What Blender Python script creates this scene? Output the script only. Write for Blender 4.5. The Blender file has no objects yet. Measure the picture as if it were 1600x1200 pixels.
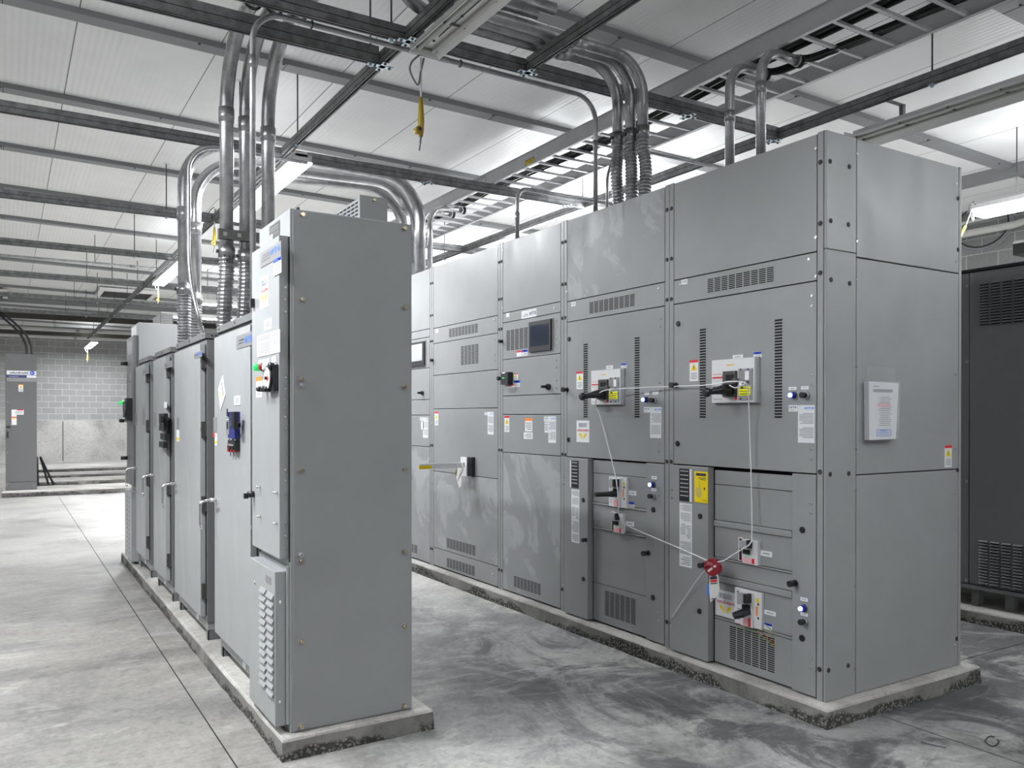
import bpy, math, random
from mathutils import Vector, Matrix
random.seed(7)
SC = bpy.context.scene
COL = SC.collection

# ------------------------------------------------------------------ camera
F_PX, YAW, PITCH, CY, CAMH = 1283.98, 31.64, -0.286, 656.62, 1.545
_y, _t = math.radians(YAW), math.radians(PITCH)
FW = Vector((math.sin(_y)*math.cos(_t), math.cos(_y)*math.cos(_t), math.sin(_t)))
RT = Vector((math.cos(_y), -math.sin(_y), 0.0))
UP = RT.cross(FW)
CAM = Vector((0.0, 0.0, CAMH))
cd = bpy.data.cameras.new('camera')
cam = bpy.data.objects.new('camera', cd)
COL.objects.link(cam)
cd.sensor_fit = 'HORIZONTAL'
cd.sensor_width = 36.0
cd.lens = F_PX/1600.0*36.0
cd.shift_x = 0.0
cd.shift_y = (CY-600.0)/1600.0
cd.clip_start = 0.05
cd.clip_end = 200
cam.matrix_world = Matrix(((RT.x, UP.x, -FW.x, CAM.x), (RT.y, UP.y, -FW.y, CAM.y), (RT.z, UP.z, -FW.z, CAM.z), (0, 0, 0, 1)))
SC.camera = cam

# ------------------------------------------------------------------ world, exposure
w = bpy.data.worlds.new('world'); SC.world = w; w.use_nodes = True
w.node_tree.nodes['Background'].inputs[0].default_value = (0.8, 0.85, 0.9, 1)
w.node_tree.nodes['Background'].inputs[1].default_value = 0.05
SC.view_settings.view_transform = 'Standard'
SC.view_settings.look = 'None'
SC.view_settings.gamma = 1.0
SC.view_settings.use_curve_mapping = False
SC.view_settings.exposure = 0.92
SC.cycles.max_bounces = 8
SC.cycles.diffuse_bounces = 5
SC.cycles.glossy_bounces = 4
SC.cycles.sample_clamp_indirect = 4.0
SC.cycles.use_denoising = True

# lamp power of the strip lights, watts per 2.44 m fixture
W_STRIP = 86.0
W_LEFT = 50.0

# ------------------------------------------------------------------ materials
MATS = {}
def nmat(name):
    m = bpy.data.materials.new(name); m.use_nodes = True
    MATS[name] = m
    return m, m.node_tree.nodes, m.node_tree.links, m.node_tree.nodes['Principled BSDF']

def plain(name, col, rough=0.5, metal=0.0, emit=None, es=0.0, var=0.06, scale=8.0, alpha=1.0, trans=0.0, spec=None):
    m, N, L, B = nmat(name)
    B.inputs['Roughness'].default_value = rough
    B.inputs['Metallic'].default_value = metal
    if spec is not None: B.inputs['Specular IOR Level'].default_value = spec
    if var > 0:
        tc = N.new('ShaderNodeTexCoord'); nz = N.new('ShaderNodeTexNoise')
        nz.inputs['Scale'].default_value = scale; nz.inputs['Detail'].default_value = 3
        mx = N.new('ShaderNodeMix'); mx.data_type = 'RGBA'
        mx.inputs[6].default_value = tuple(c*(1-var) for c in col)+(1,)
        mx.inputs[7].default_value = tuple(min(1, c*(1+var)) for c in col)+(1,)
        L.new(tc.outputs['Object'], nz.inputs['Vector']); L.new(nz.outputs['Fac'], mx.inputs[0]); L.new(mx.outputs[2], B.inputs['Base Color'])
    else:
        B.inputs['Base Color'].default_value = tuple(col)+(1,)
    if emit:
        B.inputs['Emission Color'].default_value = tuple(emit)+(1,)
        B.inputs['Emission Strength'].default_value = es
    if alpha < 1: B.inputs['Alpha'].default_value = alpha
    if trans > 0: B.inputs['Transmission Weight'].default_value = trans
    return m

def painted(name, col, r0=0.28, r1=0.5, smear=0.10, wipe=None):
    # satin enamel on sheet steel: slight orange peel and wiped, smeared gloss
    m, N, L, B = nmat(name)
    tc = N.new('ShaderNodeTexCoord')
    mp = N.new('ShaderNodeMapping'); mp.inputs['Scale'].default_value = (1.2, 1.2, 0.7)
    L.new(tc.outputs['Object'], mp.inputs['Vector'])
    n1 = N.new('ShaderNodeTexNoise'); n1.inputs['Scale'].default_value = 2.2; n1.inputs['Detail'].default_value = 6; n1.inputs['Distortion'].default_value = 0.6
    L.new(mp.outputs['Vector'], n1.inputs['Vector'])
    mr = N.new('ShaderNodeMapRange'); mr.inputs[1].default_value = 0.3; mr.inputs[2].default_value = 0.7
    mr.inputs[3].default_value = r0; mr.inputs[4].default_value = r1
    L.new(n1.outputs['Fac'], mr.inputs[0]); L.new(mr.outputs[0], B.inputs['Roughness'])
    n2 = N.new('ShaderNodeTexNoise'); n2.inputs['Scale'].default_value = 3.7; n2.inputs['Detail'].default_value = 5
    L.new(tc.outputs['Object'], n2.inputs['Vector'])
    mx = N.new('ShaderNodeMix'); mx.data_type = 'RGBA'
    mx.inputs[6].default_value = tuple(c*(1-smear) for c in col)+(1,)
    mx.inputs[7].default_value = tuple(c*(1+smear) for c in col)+(1,)
    L.new(n2.outputs['Fac'], mx.inputs[0]); L.new(mx.outputs[2], B.inputs['Base Color'])
    if wipe:
        n4 = N.new('ShaderNodeTexNoise'); n4.inputs['Scale'].default_value = 1.5; n4.inputs['Detail'].default_value = 8; n4.inputs['Distortion'].default_value = 2.2; n4.inputs['Roughness'].default_value = 0.62
        L.new(tc.outputs['Object'], n4.inputs['Vector'])
        r4 = N.new('ShaderNodeMapRange'); r4.inputs[1].default_value = 0.5; r4.inputs[2].default_value = 0.56; r4.inputs[4].default_value = 0.75; L.new(n4.outputs['Fac'], r4.inputs[0])
        m4 = N.new('ShaderNodeMix'); m4.data_type = 'RGBA'; L.new(r4.outputs[0], m4.inputs[0]); L.new(mx.outputs[2], m4.inputs[6]); m4.inputs[7].default_value = tuple(wipe)+(1,)
        L.new(m4.outputs[2], B.inputs['Base Color'])
    n3 = N.new('ShaderNodeTexNoise'); n3.inputs['Scale'].default_value = 350; n3.inputs['Detail'].default_value = 1
    L.new(tc.outputs['Object'], n3.inputs['Vector'])
    bp = N.new('ShaderNodeBump'); bp.inputs['Strength'].default_value = 0.04; bp.inputs['Distance'].default_value = 0.001
    L.new(n3.outputs['Fac'], bp.inputs['Height']); L.new(bp.outputs['Normal'], B.inputs['Normal'])
    return m

painted('paint', (0.258, 0.263, 0.267))
painted('paint_left', (0.30, 0.31, 0.315), 0.3, 0.5, 0.06)
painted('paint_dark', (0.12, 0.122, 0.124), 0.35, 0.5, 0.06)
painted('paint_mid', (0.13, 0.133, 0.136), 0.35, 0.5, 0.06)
painted('paint_dusty', (0.25, 0.256, 0.262), 0.2, 0.6, 0.12, wipe=(0.34, 0.348, 0.355))
plain('gap', (0.006, 0.006, 0.007), 0.9, var=0)
plain('black', (0.012, 0.012, 0.014), 0.42, var=0.1)
plain('rubber', (0.02, 0.02, 0.02), 0.7, var=0.1)
plain('screen', (0.018, 0.025, 0.045), 0.12, var=0.0)
plain('screen_film', (0.42, 0.44, 0.5), 0.22, var=0.05)
plain('white_label', (0.7, 0.71, 0.72), 0.45, var=0.01)
plain('paper', (0.68, 0.69, 0.71), 0.7, var=0.02)
plain('print_grey', (0.24, 0.25, 0.28), 0.6, var=0)
plain('ink', (0.03, 0.03, 0.05), 0.5, var=0)
plain('navy_ink', (0.03, 0.04, 0.16), 0.5, var=0)
plain('logo_blue', (0.01, 0.16, 0.72), 0.4, var=0)
plain('label_blue', (0.015, 0.07, 0.62), 0.4, var=0)
plain('label_red', (0.66, 0.015, 0.02), 0.4, var=0)
plain('label_orange', (0.85, 0.24, 0.02), 0.4, var=0)
plain('label_yellow', (0.8, 0.6, 0.0), 0.4, var=0)
plain('label_pink', (0.75, 0.42, 0.45), 0.5, var=0)
plain('bright_yellow', (0.88, 0.86, 0.02), 0.4, var=0)
plain('plug_yellow', (0.8, 0.6, 0.02), 0.4, var=0.05)
plain('plug_amber', (0.4, 0.27, 0.015), 0.45, var=0.05)
plain('nameplate', (0.25, 0.245, 0.25), 0.4, 0.3, var=0.04)
plain('breaker_face', (0.62, 0.62, 0.63), 0.4, var=0.02)
plain('breaker_dark', (0.055, 0.055, 0.052), 0.4, var=0.1)
plain('breaker_grey', (0.3, 0.31, 0.33), 0.4, var=0.05)
plain('steel_screw', (0.75, 0.75, 0.76), 0.25, 0.9, var=0.02)
plain('brass', (0.50, 0.42, 0.27), 0.25, 1.0, var=0.05)
plain('chrome', (0.8, 0.8, 0.82), 0.18, 1.0, var=0.02)
plain('blue_fabric', (0.02, 0.18, 0.75), 0.6, var=0.05)
plain('navy_plastic', (0.02, 0.025, 0.16), 0.4, var=0.05)
plain('green_lens', (0.02, 0.6, 0.12), 0.3, var=0, emit=(0.0, 0.8, 0.15), es=0.25)
plain('red_lens', (0.35, 0.01, 0.015), 0.25, var=0)
plain('maroon', (0.25, 0.01, 0.02), 0.35, var=0.05)
plain('white_plastic', (0.8, 0.78, 0.76), 0.35, var=0)
plain('cable_white', (0.62, 0.63, 0.64), 0.35, var=0.02)
plain('tag_white', (0.62, 0.61, 0.58), 0.5, var=0.02)
plain('blue_body', (0.01, 0.03, 0.5), 0.3, var=0)
plain('blue_led', (0.2, 0.3, 1.0), 0.3, var=0, emit=(0.25, 0.4, 1.0), es=12.0)
plain('wire_green', (0.25, 0.3, 0.05), 0.5, var=0.1)
plain('wire_red', (0.35, 0.05, 0.02), 0.5, var=0.1)
plain('cable_black', (0.01, 0.01, 0.011), 0.45, var=0.1)
plain('lamp_on', (1, 1, 1), 0.4, var=0, emit=(0.93, 0.97, 1.0), es=9.0)
plain('lamp_white', (0.88, 0.88, 0.87), 0.35, var=0.03)
plain('lamp_tube_off', (0.5, 0.5, 0.48), 0.3, var=0.05)
plain('zinc_bright', (0.55, 0.65, 0.72), 0.3, 0.8, var=0.1, scale=60)
plain('ceiling_trim', (0.23, 0.235, 0.24), 0.45, var=0.04)
plain('dark_beam', (0.05, 0.047, 0.04), 0.6, var=0.1)
plain('film', (0.7, 0.72, 0.74), 0.12, var=0, alpha=0.17)
plain('pipe_white', (0.6, 0.6, 0.58), 0.4, var=0.04)

def galv(name, lo, hi, rough, metal, scale=9.0, stretch=(1, 1, 1)):
    m, N, L, B = nmat(name)
    tc = N.new('ShaderNodeTexCoord'); mp = N.new('ShaderNodeMapping'); mp.inputs['Scale'].default_value = stretch
    L.new(tc.outputs['Object'], mp.inputs['Vector'])
    nz = N.new('ShaderNodeTexNoise'); nz.inputs['Scale'].default_value = scale; nz.inputs['Detail'].default_value = 7; nz.inputs['Roughness'].default_value = 0.7
    L.new(mp.outputs['Vector'], nz.inputs['Vector'])
    cr = N.new('ShaderNodeValToRGB'); cr.color_ramp.elements[0].position = 0.33; cr.color_ramp.elements[1].position = 0.68
    cr.color_ramp.elements[0].color = (lo, lo, lo*1.03, 1); cr.color_ramp.elements[1].color = (hi, hi, hi*1.02, 1)
    L.new(nz.outputs['Fac'], cr.inputs[0]); L.new(cr.outputs[0], B.inputs['Base Color'])
    mr = N.new('ShaderNodeMapRange'); mr.inputs[3].default_value = rough-0.08; mr.inputs[4].default_value = rough+0.1
    L.new(nz.outputs['Fac'], mr.inputs[0]); L.new(mr.outputs[0], B.inputs['Roughness'])
    B.inputs['Metallic'].default_value = metal
    return m
galv('galvanized', 0.3, 0.56, 0.32, 0.8)
galv('galv_flex', 0.18, 0.42, 0.3, 0.8)
galv('strut_steel', 0.16, 0.34, 0.45, 0.5, 14.0)
galv('bright_conduit', 0.5, 0.72, 0.2, 0.95)
galv('aluminium', 0.5, 0.6, 0.4, 0.15, 3.0)
galv('aluminium_rung', 0.6, 0.75, 0.35, 0.25, 3.0)

def concrete(name, lo, mid, hi, scale=1.0, floor=False, aggregate=False):
    m, N, L, B = nmat(name)
    tc = N.new('ShaderNodeTexCoord')
    src = tc.outputs['Object']
    def noise(s, d, r=0.6, dist=0.0, st=(1, 1, 1)):
        mp = N.new('ShaderNodeMapping'); mp.inputs['Scale'].default_value = st; L.new(src, mp.inputs['Vector'])
        n = N.new('ShaderNodeTexNoise'); n.inputs['Scale'].default_value = s; n.inputs['Detail'].default_value = d
        n.inputs['Roughness'].default_value = r; n.inputs['Distortion'].default_value = dist
        L.new(mp.outputs['Vector'], n.inputs['Vector']); return n.outputs['Fac']
    big = noise(0.42*scale, 9, 0.62, 0.8)
    cr = N.new('ShaderNodeValToRGB'); e = cr.color_ramp.elements
    e[0].position = 0.36; e[0].color = tuple(lo)+(1,); e[1].position = 0.64; e[1].color = tuple(hi)+(1,)
    k = e.new(0.48); k.color = tuple(mid)+(1,)
    L.new(big, cr.inputs[0]); col = cr.outputs[0]
    def mul(a, fac, c, lo_, hi_):
        r = N.new('ShaderNodeMapRange'); r.inputs[1].default_value = lo_; r.inputs[2].default_value = hi_; L.new(fac, r.inputs[0])
        mx = N.new('ShaderNodeMix'); mx.data_type = 'RGBA'; mx.blend_type = 'MULTIPLY'; L.new(r.outputs[0], mx.inputs[0])
        L.new(a, mx.inputs[6]); mx.inputs[7].default_value = tuple(c)+(1,); return mx.outputs[2]
    fine = noise(9*scale, 8, 0.75)
    col = mul(col, fine, (0.62, 0.62, 0.62), 0.5, 0.72)
    if floor:
        geo = N.new('ShaderNodeSeparateXYZ'); L.new(src, geo.inputs[0])
        smu = noise(1.5, 12, 0.74, 1.2, (1.0, 0.7, 1))
        # spilled dark stains gather in the aisle beside the switchgear
        ax = N.new('ShaderNodeMapRange'); ax.inputs[1].default_value = 1.6; ax.inputs[2].default_value = 2.7; L.new(geo.outputs['X'], ax.inputs[0])
        ay = N.new('ShaderNodeMapRange'); ay.inputs[1].default_value = 6.8; ay.inputs[2].default_value = 4.4; L.new(geo.outputs['Y'], ay.inputs[0])
        aa = N.new('ShaderNodeMath'); aa.operation = 'MULTIPLY'; L.new(ax.outputs[0], aa.inputs[0]); L.new(ay.outputs[0], aa.inputs[1])
        th = N.new('ShaderNodeMapRange'); th.inputs[1].default_value = 0.465; th.inputs[2].default_value = 0.545; L.new(smu, th.inputs[0])
        am = N.new('ShaderNodeMath'); am.operation = 'MULTIPLY'; L.new(aa.outputs[0], am.inputs[0]); L.new(th.outputs[0], am.inputs[1])
        m7 = N.new('ShaderNodeMath'); m7.operation = 'MULTIPLY'; m7.inputs[1].default_value = 0.85; L.new(am.outputs[0], m7.inputs[0])
        mx = N.new('ShaderNodeMix'); mx.data_type = 'RGBA'; mx.blend_type = 'MULTIPLY'
        L.new(m7.outputs[0], mx.inputs[0]); L.new(col, mx.inputs[6]); mx.inputs[7].default_value = (0.24, 0.25, 0.27, 1); col = mx.outputs[2]
        # darker cured patches elsewhere, and a left side toned down as if less lit
        gr = noise(26, 8, 0.8)
        g1 = N.new('ShaderNodeMapRange'); g1.inputs[1].default_value = 0.35; g1.inputs[2].default_value = 0.65; g1.inputs[3].default_value = 0.72; g1.inputs[4].default_value = 1.16; L.new(gr, g1.inputs[0])
        mx = N.new('ShaderNodeMix'); mx.data_type = 'RGBA'; mx.blend_type = 'MULTIPLY'; mx.inputs[0].default_value = 1; L.new(col, mx.inputs[6]); L.new(g1.outputs[0], mx.inputs[7]); col = mx.outputs[2]
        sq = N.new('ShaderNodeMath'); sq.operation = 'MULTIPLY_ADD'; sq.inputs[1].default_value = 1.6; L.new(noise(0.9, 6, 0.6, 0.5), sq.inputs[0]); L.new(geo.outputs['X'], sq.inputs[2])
        sl = N.new('ShaderNodeMapRange'); sl.inputs[1].default_value = 2.7; sl.inputs[2].default_value = 1.7; L.new(sq.outputs[0], sl.inputs[0])  # dims the left floor's colour where the lamps overlight it
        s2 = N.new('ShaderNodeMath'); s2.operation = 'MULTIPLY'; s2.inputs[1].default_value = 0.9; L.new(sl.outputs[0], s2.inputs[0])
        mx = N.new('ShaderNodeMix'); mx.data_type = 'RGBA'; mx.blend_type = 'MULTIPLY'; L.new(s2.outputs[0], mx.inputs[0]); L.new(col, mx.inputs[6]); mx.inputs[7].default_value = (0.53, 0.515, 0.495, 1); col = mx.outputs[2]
        st = noise(0.75, 11, 0.68, 0.9, (0.8, 1.15, 1))
        sy = N.new('ShaderNodeMapRange'); sy.inputs[1].default_value = 10.5; sy.inputs[2].default_value = 8.0; L.new(geo.outputs['Y'], sy.inputs[0])
        s3 = N.new('ShaderNodeMapRange'); s3.inputs[1].default_value = 0.5; s3.inputs[2].default_value = 0.6; s3.inputs[4].default_value = 0.6; L.new(st, s3.inputs[0])
        s4 = N.new('ShaderNodeMath'); s4.operation = 'MULTIPLY'; L.new(s3.outputs[0], s4.inputs[0]); L.new(sy.outputs[0], s4.inputs[1])
        mx = N.new('ShaderNodeMix'); mx.data_type = 'RGBA'; mx.blend_type = 'MULTIPLY'; L.new(s4.outputs[0], mx.inputs[0]); L.new(col, mx.inputs[6]); mx.inputs[7].default_value = (0.5, 0.5, 0.51, 1); col = mx.outputs[2]
        pt = noise(0.6, 6, 0.55, 0.6)
        col = mul(col, pt, (0.66, 0.67, 0.69), 0.48, 0.62)
        # far slab lightened in its colour, standing in for stronger light there
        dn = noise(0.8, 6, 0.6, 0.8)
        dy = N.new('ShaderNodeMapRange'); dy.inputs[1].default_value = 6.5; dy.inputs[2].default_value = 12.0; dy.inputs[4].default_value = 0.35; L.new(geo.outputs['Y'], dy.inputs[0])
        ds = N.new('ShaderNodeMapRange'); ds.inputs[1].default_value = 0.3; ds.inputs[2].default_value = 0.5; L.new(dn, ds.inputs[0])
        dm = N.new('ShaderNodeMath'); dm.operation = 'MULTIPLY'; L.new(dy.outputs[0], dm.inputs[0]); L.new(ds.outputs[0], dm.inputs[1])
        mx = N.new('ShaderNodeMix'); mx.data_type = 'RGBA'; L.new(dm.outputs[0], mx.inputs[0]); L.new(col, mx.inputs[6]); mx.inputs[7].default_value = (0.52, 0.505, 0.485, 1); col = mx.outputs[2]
        # worn light trowel swirls
        sw = noise(2.4, 8, 0.7, 2.5, (0.45, 1.4, 1))
        r = N.new('ShaderNodeMapRange'); r.inputs[1].default_value = 0.55; r.inputs[2].default_value = 0.75; r.inputs[4].default_value = 0.5; L.new(sw, r.inputs[0])
        mx = N.new('ShaderNodeMix'); mx.data_type = 'RGBA'; L.new(r.outputs[0], mx.inputs[0]); L.new(col, mx.inputs[6]); mx.inputs[7].default_value = (0.56, 0.545, 0.52, 1); col = mx.outputs[2]
    bump_src = fine
    if aggregate:
        vo = N.new('ShaderNodeTexVoronoi'); vo.inputs['Scale'].default_value = 60
        L.new(src, vo.inputs['Vector'])
        sep = N.new('ShaderNodeSeparateXYZ'); L.new(src, sep.inputs[0])
        patch = noise(1.7, 4, 0.6, 0.4)
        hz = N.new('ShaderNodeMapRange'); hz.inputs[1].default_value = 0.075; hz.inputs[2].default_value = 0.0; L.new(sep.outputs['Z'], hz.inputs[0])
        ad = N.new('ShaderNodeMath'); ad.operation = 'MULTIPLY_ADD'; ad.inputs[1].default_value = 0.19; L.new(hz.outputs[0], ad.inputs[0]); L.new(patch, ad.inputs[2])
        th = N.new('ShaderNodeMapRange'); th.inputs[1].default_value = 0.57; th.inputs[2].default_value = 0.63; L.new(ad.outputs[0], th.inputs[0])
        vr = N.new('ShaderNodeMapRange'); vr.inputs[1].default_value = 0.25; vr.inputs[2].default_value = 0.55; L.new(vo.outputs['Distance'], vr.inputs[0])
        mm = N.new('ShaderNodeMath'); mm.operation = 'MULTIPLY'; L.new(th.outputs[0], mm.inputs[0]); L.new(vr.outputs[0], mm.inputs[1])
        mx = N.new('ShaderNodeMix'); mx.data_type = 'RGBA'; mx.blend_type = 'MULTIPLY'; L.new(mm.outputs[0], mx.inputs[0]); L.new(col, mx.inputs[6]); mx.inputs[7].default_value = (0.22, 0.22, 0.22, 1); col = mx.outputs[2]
        bump_src = mm.outputs[0]
    L.new(col, B.inputs['Base Color'])
    B.inputs['Roughness'].default_value = 0.5 if floor else 0.8
    B.inputs['Specular IOR Level'].default_value = 0.35
    bp = N.new('ShaderNodeBump'); bp.inputs['Strength'].default_value = 0.7 if aggregate else 0.12; bp.inputs['Distance'].default_value = 0.008 if aggregate else 0.003
    bp.invert = aggregate
    L.new(bump_src, bp.inputs['Height']); L.new(bp.outputs['Normal'], B.inputs['Normal'])
    return m
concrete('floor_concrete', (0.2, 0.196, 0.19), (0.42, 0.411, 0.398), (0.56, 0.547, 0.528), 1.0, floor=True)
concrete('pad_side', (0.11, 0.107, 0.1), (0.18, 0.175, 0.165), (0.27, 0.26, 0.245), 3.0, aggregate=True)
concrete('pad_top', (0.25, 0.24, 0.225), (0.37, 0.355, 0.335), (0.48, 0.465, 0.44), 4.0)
concrete('wall_concrete', (0.30, 0.29, 0.28), (0.42, 0.41, 0.40), (0.5, 0.49, 0.47), 1.4)

def blockwall(name, axis):
    m, N, L, B = nmat(name)
    tc = N.new('ShaderNodeTexCoord'); sp = N.new('ShaderNodeSeparateXYZ'); L.new(tc.outputs['Object'], sp.inputs[0])
    cb = N.new('ShaderNodeCombineXYZ'); L.new(sp.outputs['X' if axis == 'x' else 'Y'], cb.inputs[0]); L.new(sp.outputs['Z'], cb.inputs[1])
    br = N.new('ShaderNodeTexBrick'); br.offset = 0.5
    br.inputs['Scale'].default_value = 1.0; br.inputs['Brick Width'].default_value = 0.4064; br.inputs['Row Height'].default_value = 0.2032
    br.inputs['Mortar Size'].default_value = 0.006; br.inputs['Mortar Smooth'].default_value = 0.3; br.inputs['Bias'].default_value = 0.0
    br.inputs['Color1'].default_value = (0.31, 0.305, 0.293, 1); br.inputs['Color2'].default_value = (0.27, 0.265, 0.255, 1); br.inputs['Mortar'].default_value = (0.55, 0.54, 0.52, 1)
    L.new(cb.outputs[0], br.inputs['Vector'])
    nz = N.new('ShaderNodeTexNoise'); nz.inputs['Scale'].default_value = 40; nz.inputs['Detail'].default_value = 6; L.new(tc.outputs['Object'], nz.inputs['Vector'])
    mx = N.new('ShaderNodeMix'); mx.data_type = 'RGBA'; mx.blend_type = 'OVERLAY'; mx.inputs[0].default_value = 0.35
    L.new(br.outputs['Color'], mx.inputs[6]); L.new(nz.outputs['Color'], mx.inputs[7]); L.new(mx.outputs[2], B.inputs['Base Color'])
    hs = N.new('ShaderNodeHueSaturation'); hs.inputs['Saturation'].default_value = 0.15; L.new(mx.outputs[2], hs.inputs['Color']); L.new(hs.outputs[0], B.inputs['Base Color'])
    B.inputs['Roughness'].default_value = 0.85
    bp = N.new('ShaderNodeBump'); bp.inputs['Strength'].default_value = 0.4; bp.inputs['Distance'].default_value = 0.004; bp.invert = True
    L.new(br.outputs['Fac'], bp.inputs['Height']); L.new(bp.outputs['Normal'], B.inputs['Normal'])
blockwall('block_x', 'x'); blockwall('block_y', 'y')

def ceiling_mat():
    # white ribbed liner panels, joints running down the room
    m, N, L, B = nmat('ceiling_panel')
    tc = N.new('ShaderNodeTexCoord'); sp = N.new('ShaderNodeSeparateXYZ'); L.new(tc.outputs['Object'], sp.inputs[0])
    def math_(op, a, b=None, c=None):
        n = N.new('ShaderNodeMath'); n.operation = op
        if hasattr(a, 'links') or not isinstance(a, (int, float)): L.new(a, n.inputs[0])
        else: n.inputs[0].default_value = a
        if b is not None:
            if isinstance(b, (int, float)): n.inputs[1].default_value = b
            else: L.new(b, n.inputs[1])
        return n.outputs[0]
    x = math_('SUBTRACT', sp.outputs['X'], 0.447)
    fr = math_('FRACT', math_('DIVIDE', x, 0.962))
    joint = math_('LESS_THAN', fr, 0.0075)
    rib = math_('SINE', math_('MULTIPLY', sp.outputs['X'], 2*math.pi/0.05))
    cell = math_('FLOOR', math_('DIVIDE', x, 0.962))
    wn = N.new('ShaderNodeTexWhiteNoise'); wn.noise_dimensions = '1D'; L.new(cell, wn.inputs['W'])
    mx = N.new('ShaderNodeMix'); mx.data_type = 'RGBA'; L.new(wn.outputs['Value'], mx.inputs[0])
    mx.inputs[6].default_value = (0.80, 0.80, 0.80, 1); mx.inputs[7].default_value = (0.86, 0.86, 0.855, 1)
    nz = N.new('ShaderNodeTexNoise'); nz.inputs['Scale'].default_value = 3; nz.inputs['Detail'].default_value = 6; L.new(tc.outputs['Object'], nz.inputs['Vector'])
    mr = N.new('ShaderNodeMapRange'); mr.inputs[3].default_value = 0.92; mr.inputs[4].default_value = 1.06; L.new(nz.outputs['Fac'], mr.inputs[0])
    mm = N.new('ShaderNodeMix'); mm.data_type = 'RGBA'; mm.blend_type = 'MULTIPLY'; mm.inputs[0].default_value = 1; L.new(mx.outputs[2], mm.inputs[6]); L.new(mr.outputs[0], mm.inputs[7])
    mj = N.new('ShaderNodeMix'); mj.data_type = 'RGBA'; L.new(joint, mj.inputs[0]); L.new(mm.outputs[2], mj.inputs[6]); mj.inputs[7].default_value = (0.07, 0.07, 0.07, 1)
    L.new(mj.outputs[2], B.inputs['Base Color'])
    B.inputs['Roughness'].default_value = 0.36
    bp = N.new('ShaderNodeBump'); bp.inputs['Strength'].default_value = 0.25; bp.inputs['Distance'].default_value = 0.002
    L.new(rib, bp.inputs['Height']); L.new(bp.outputs['Normal'], B.inputs['Normal'])
ceiling_mat()

# ------------------------------------------------------------------ mesh builder
def frx(x0):   # face looking towards -X : u runs towards -Y, v up, d out of the face
    return lambda u, v, d=0.0: Vector((x0-d, -u, v))
def fry(y0):   # face looking towards -Y : u runs towards +X
    return lambda u, v, d=0.0: Vector((u, y0-d, v))
WORLD = lambda a, b, c: Vector((a, b, c))

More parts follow.
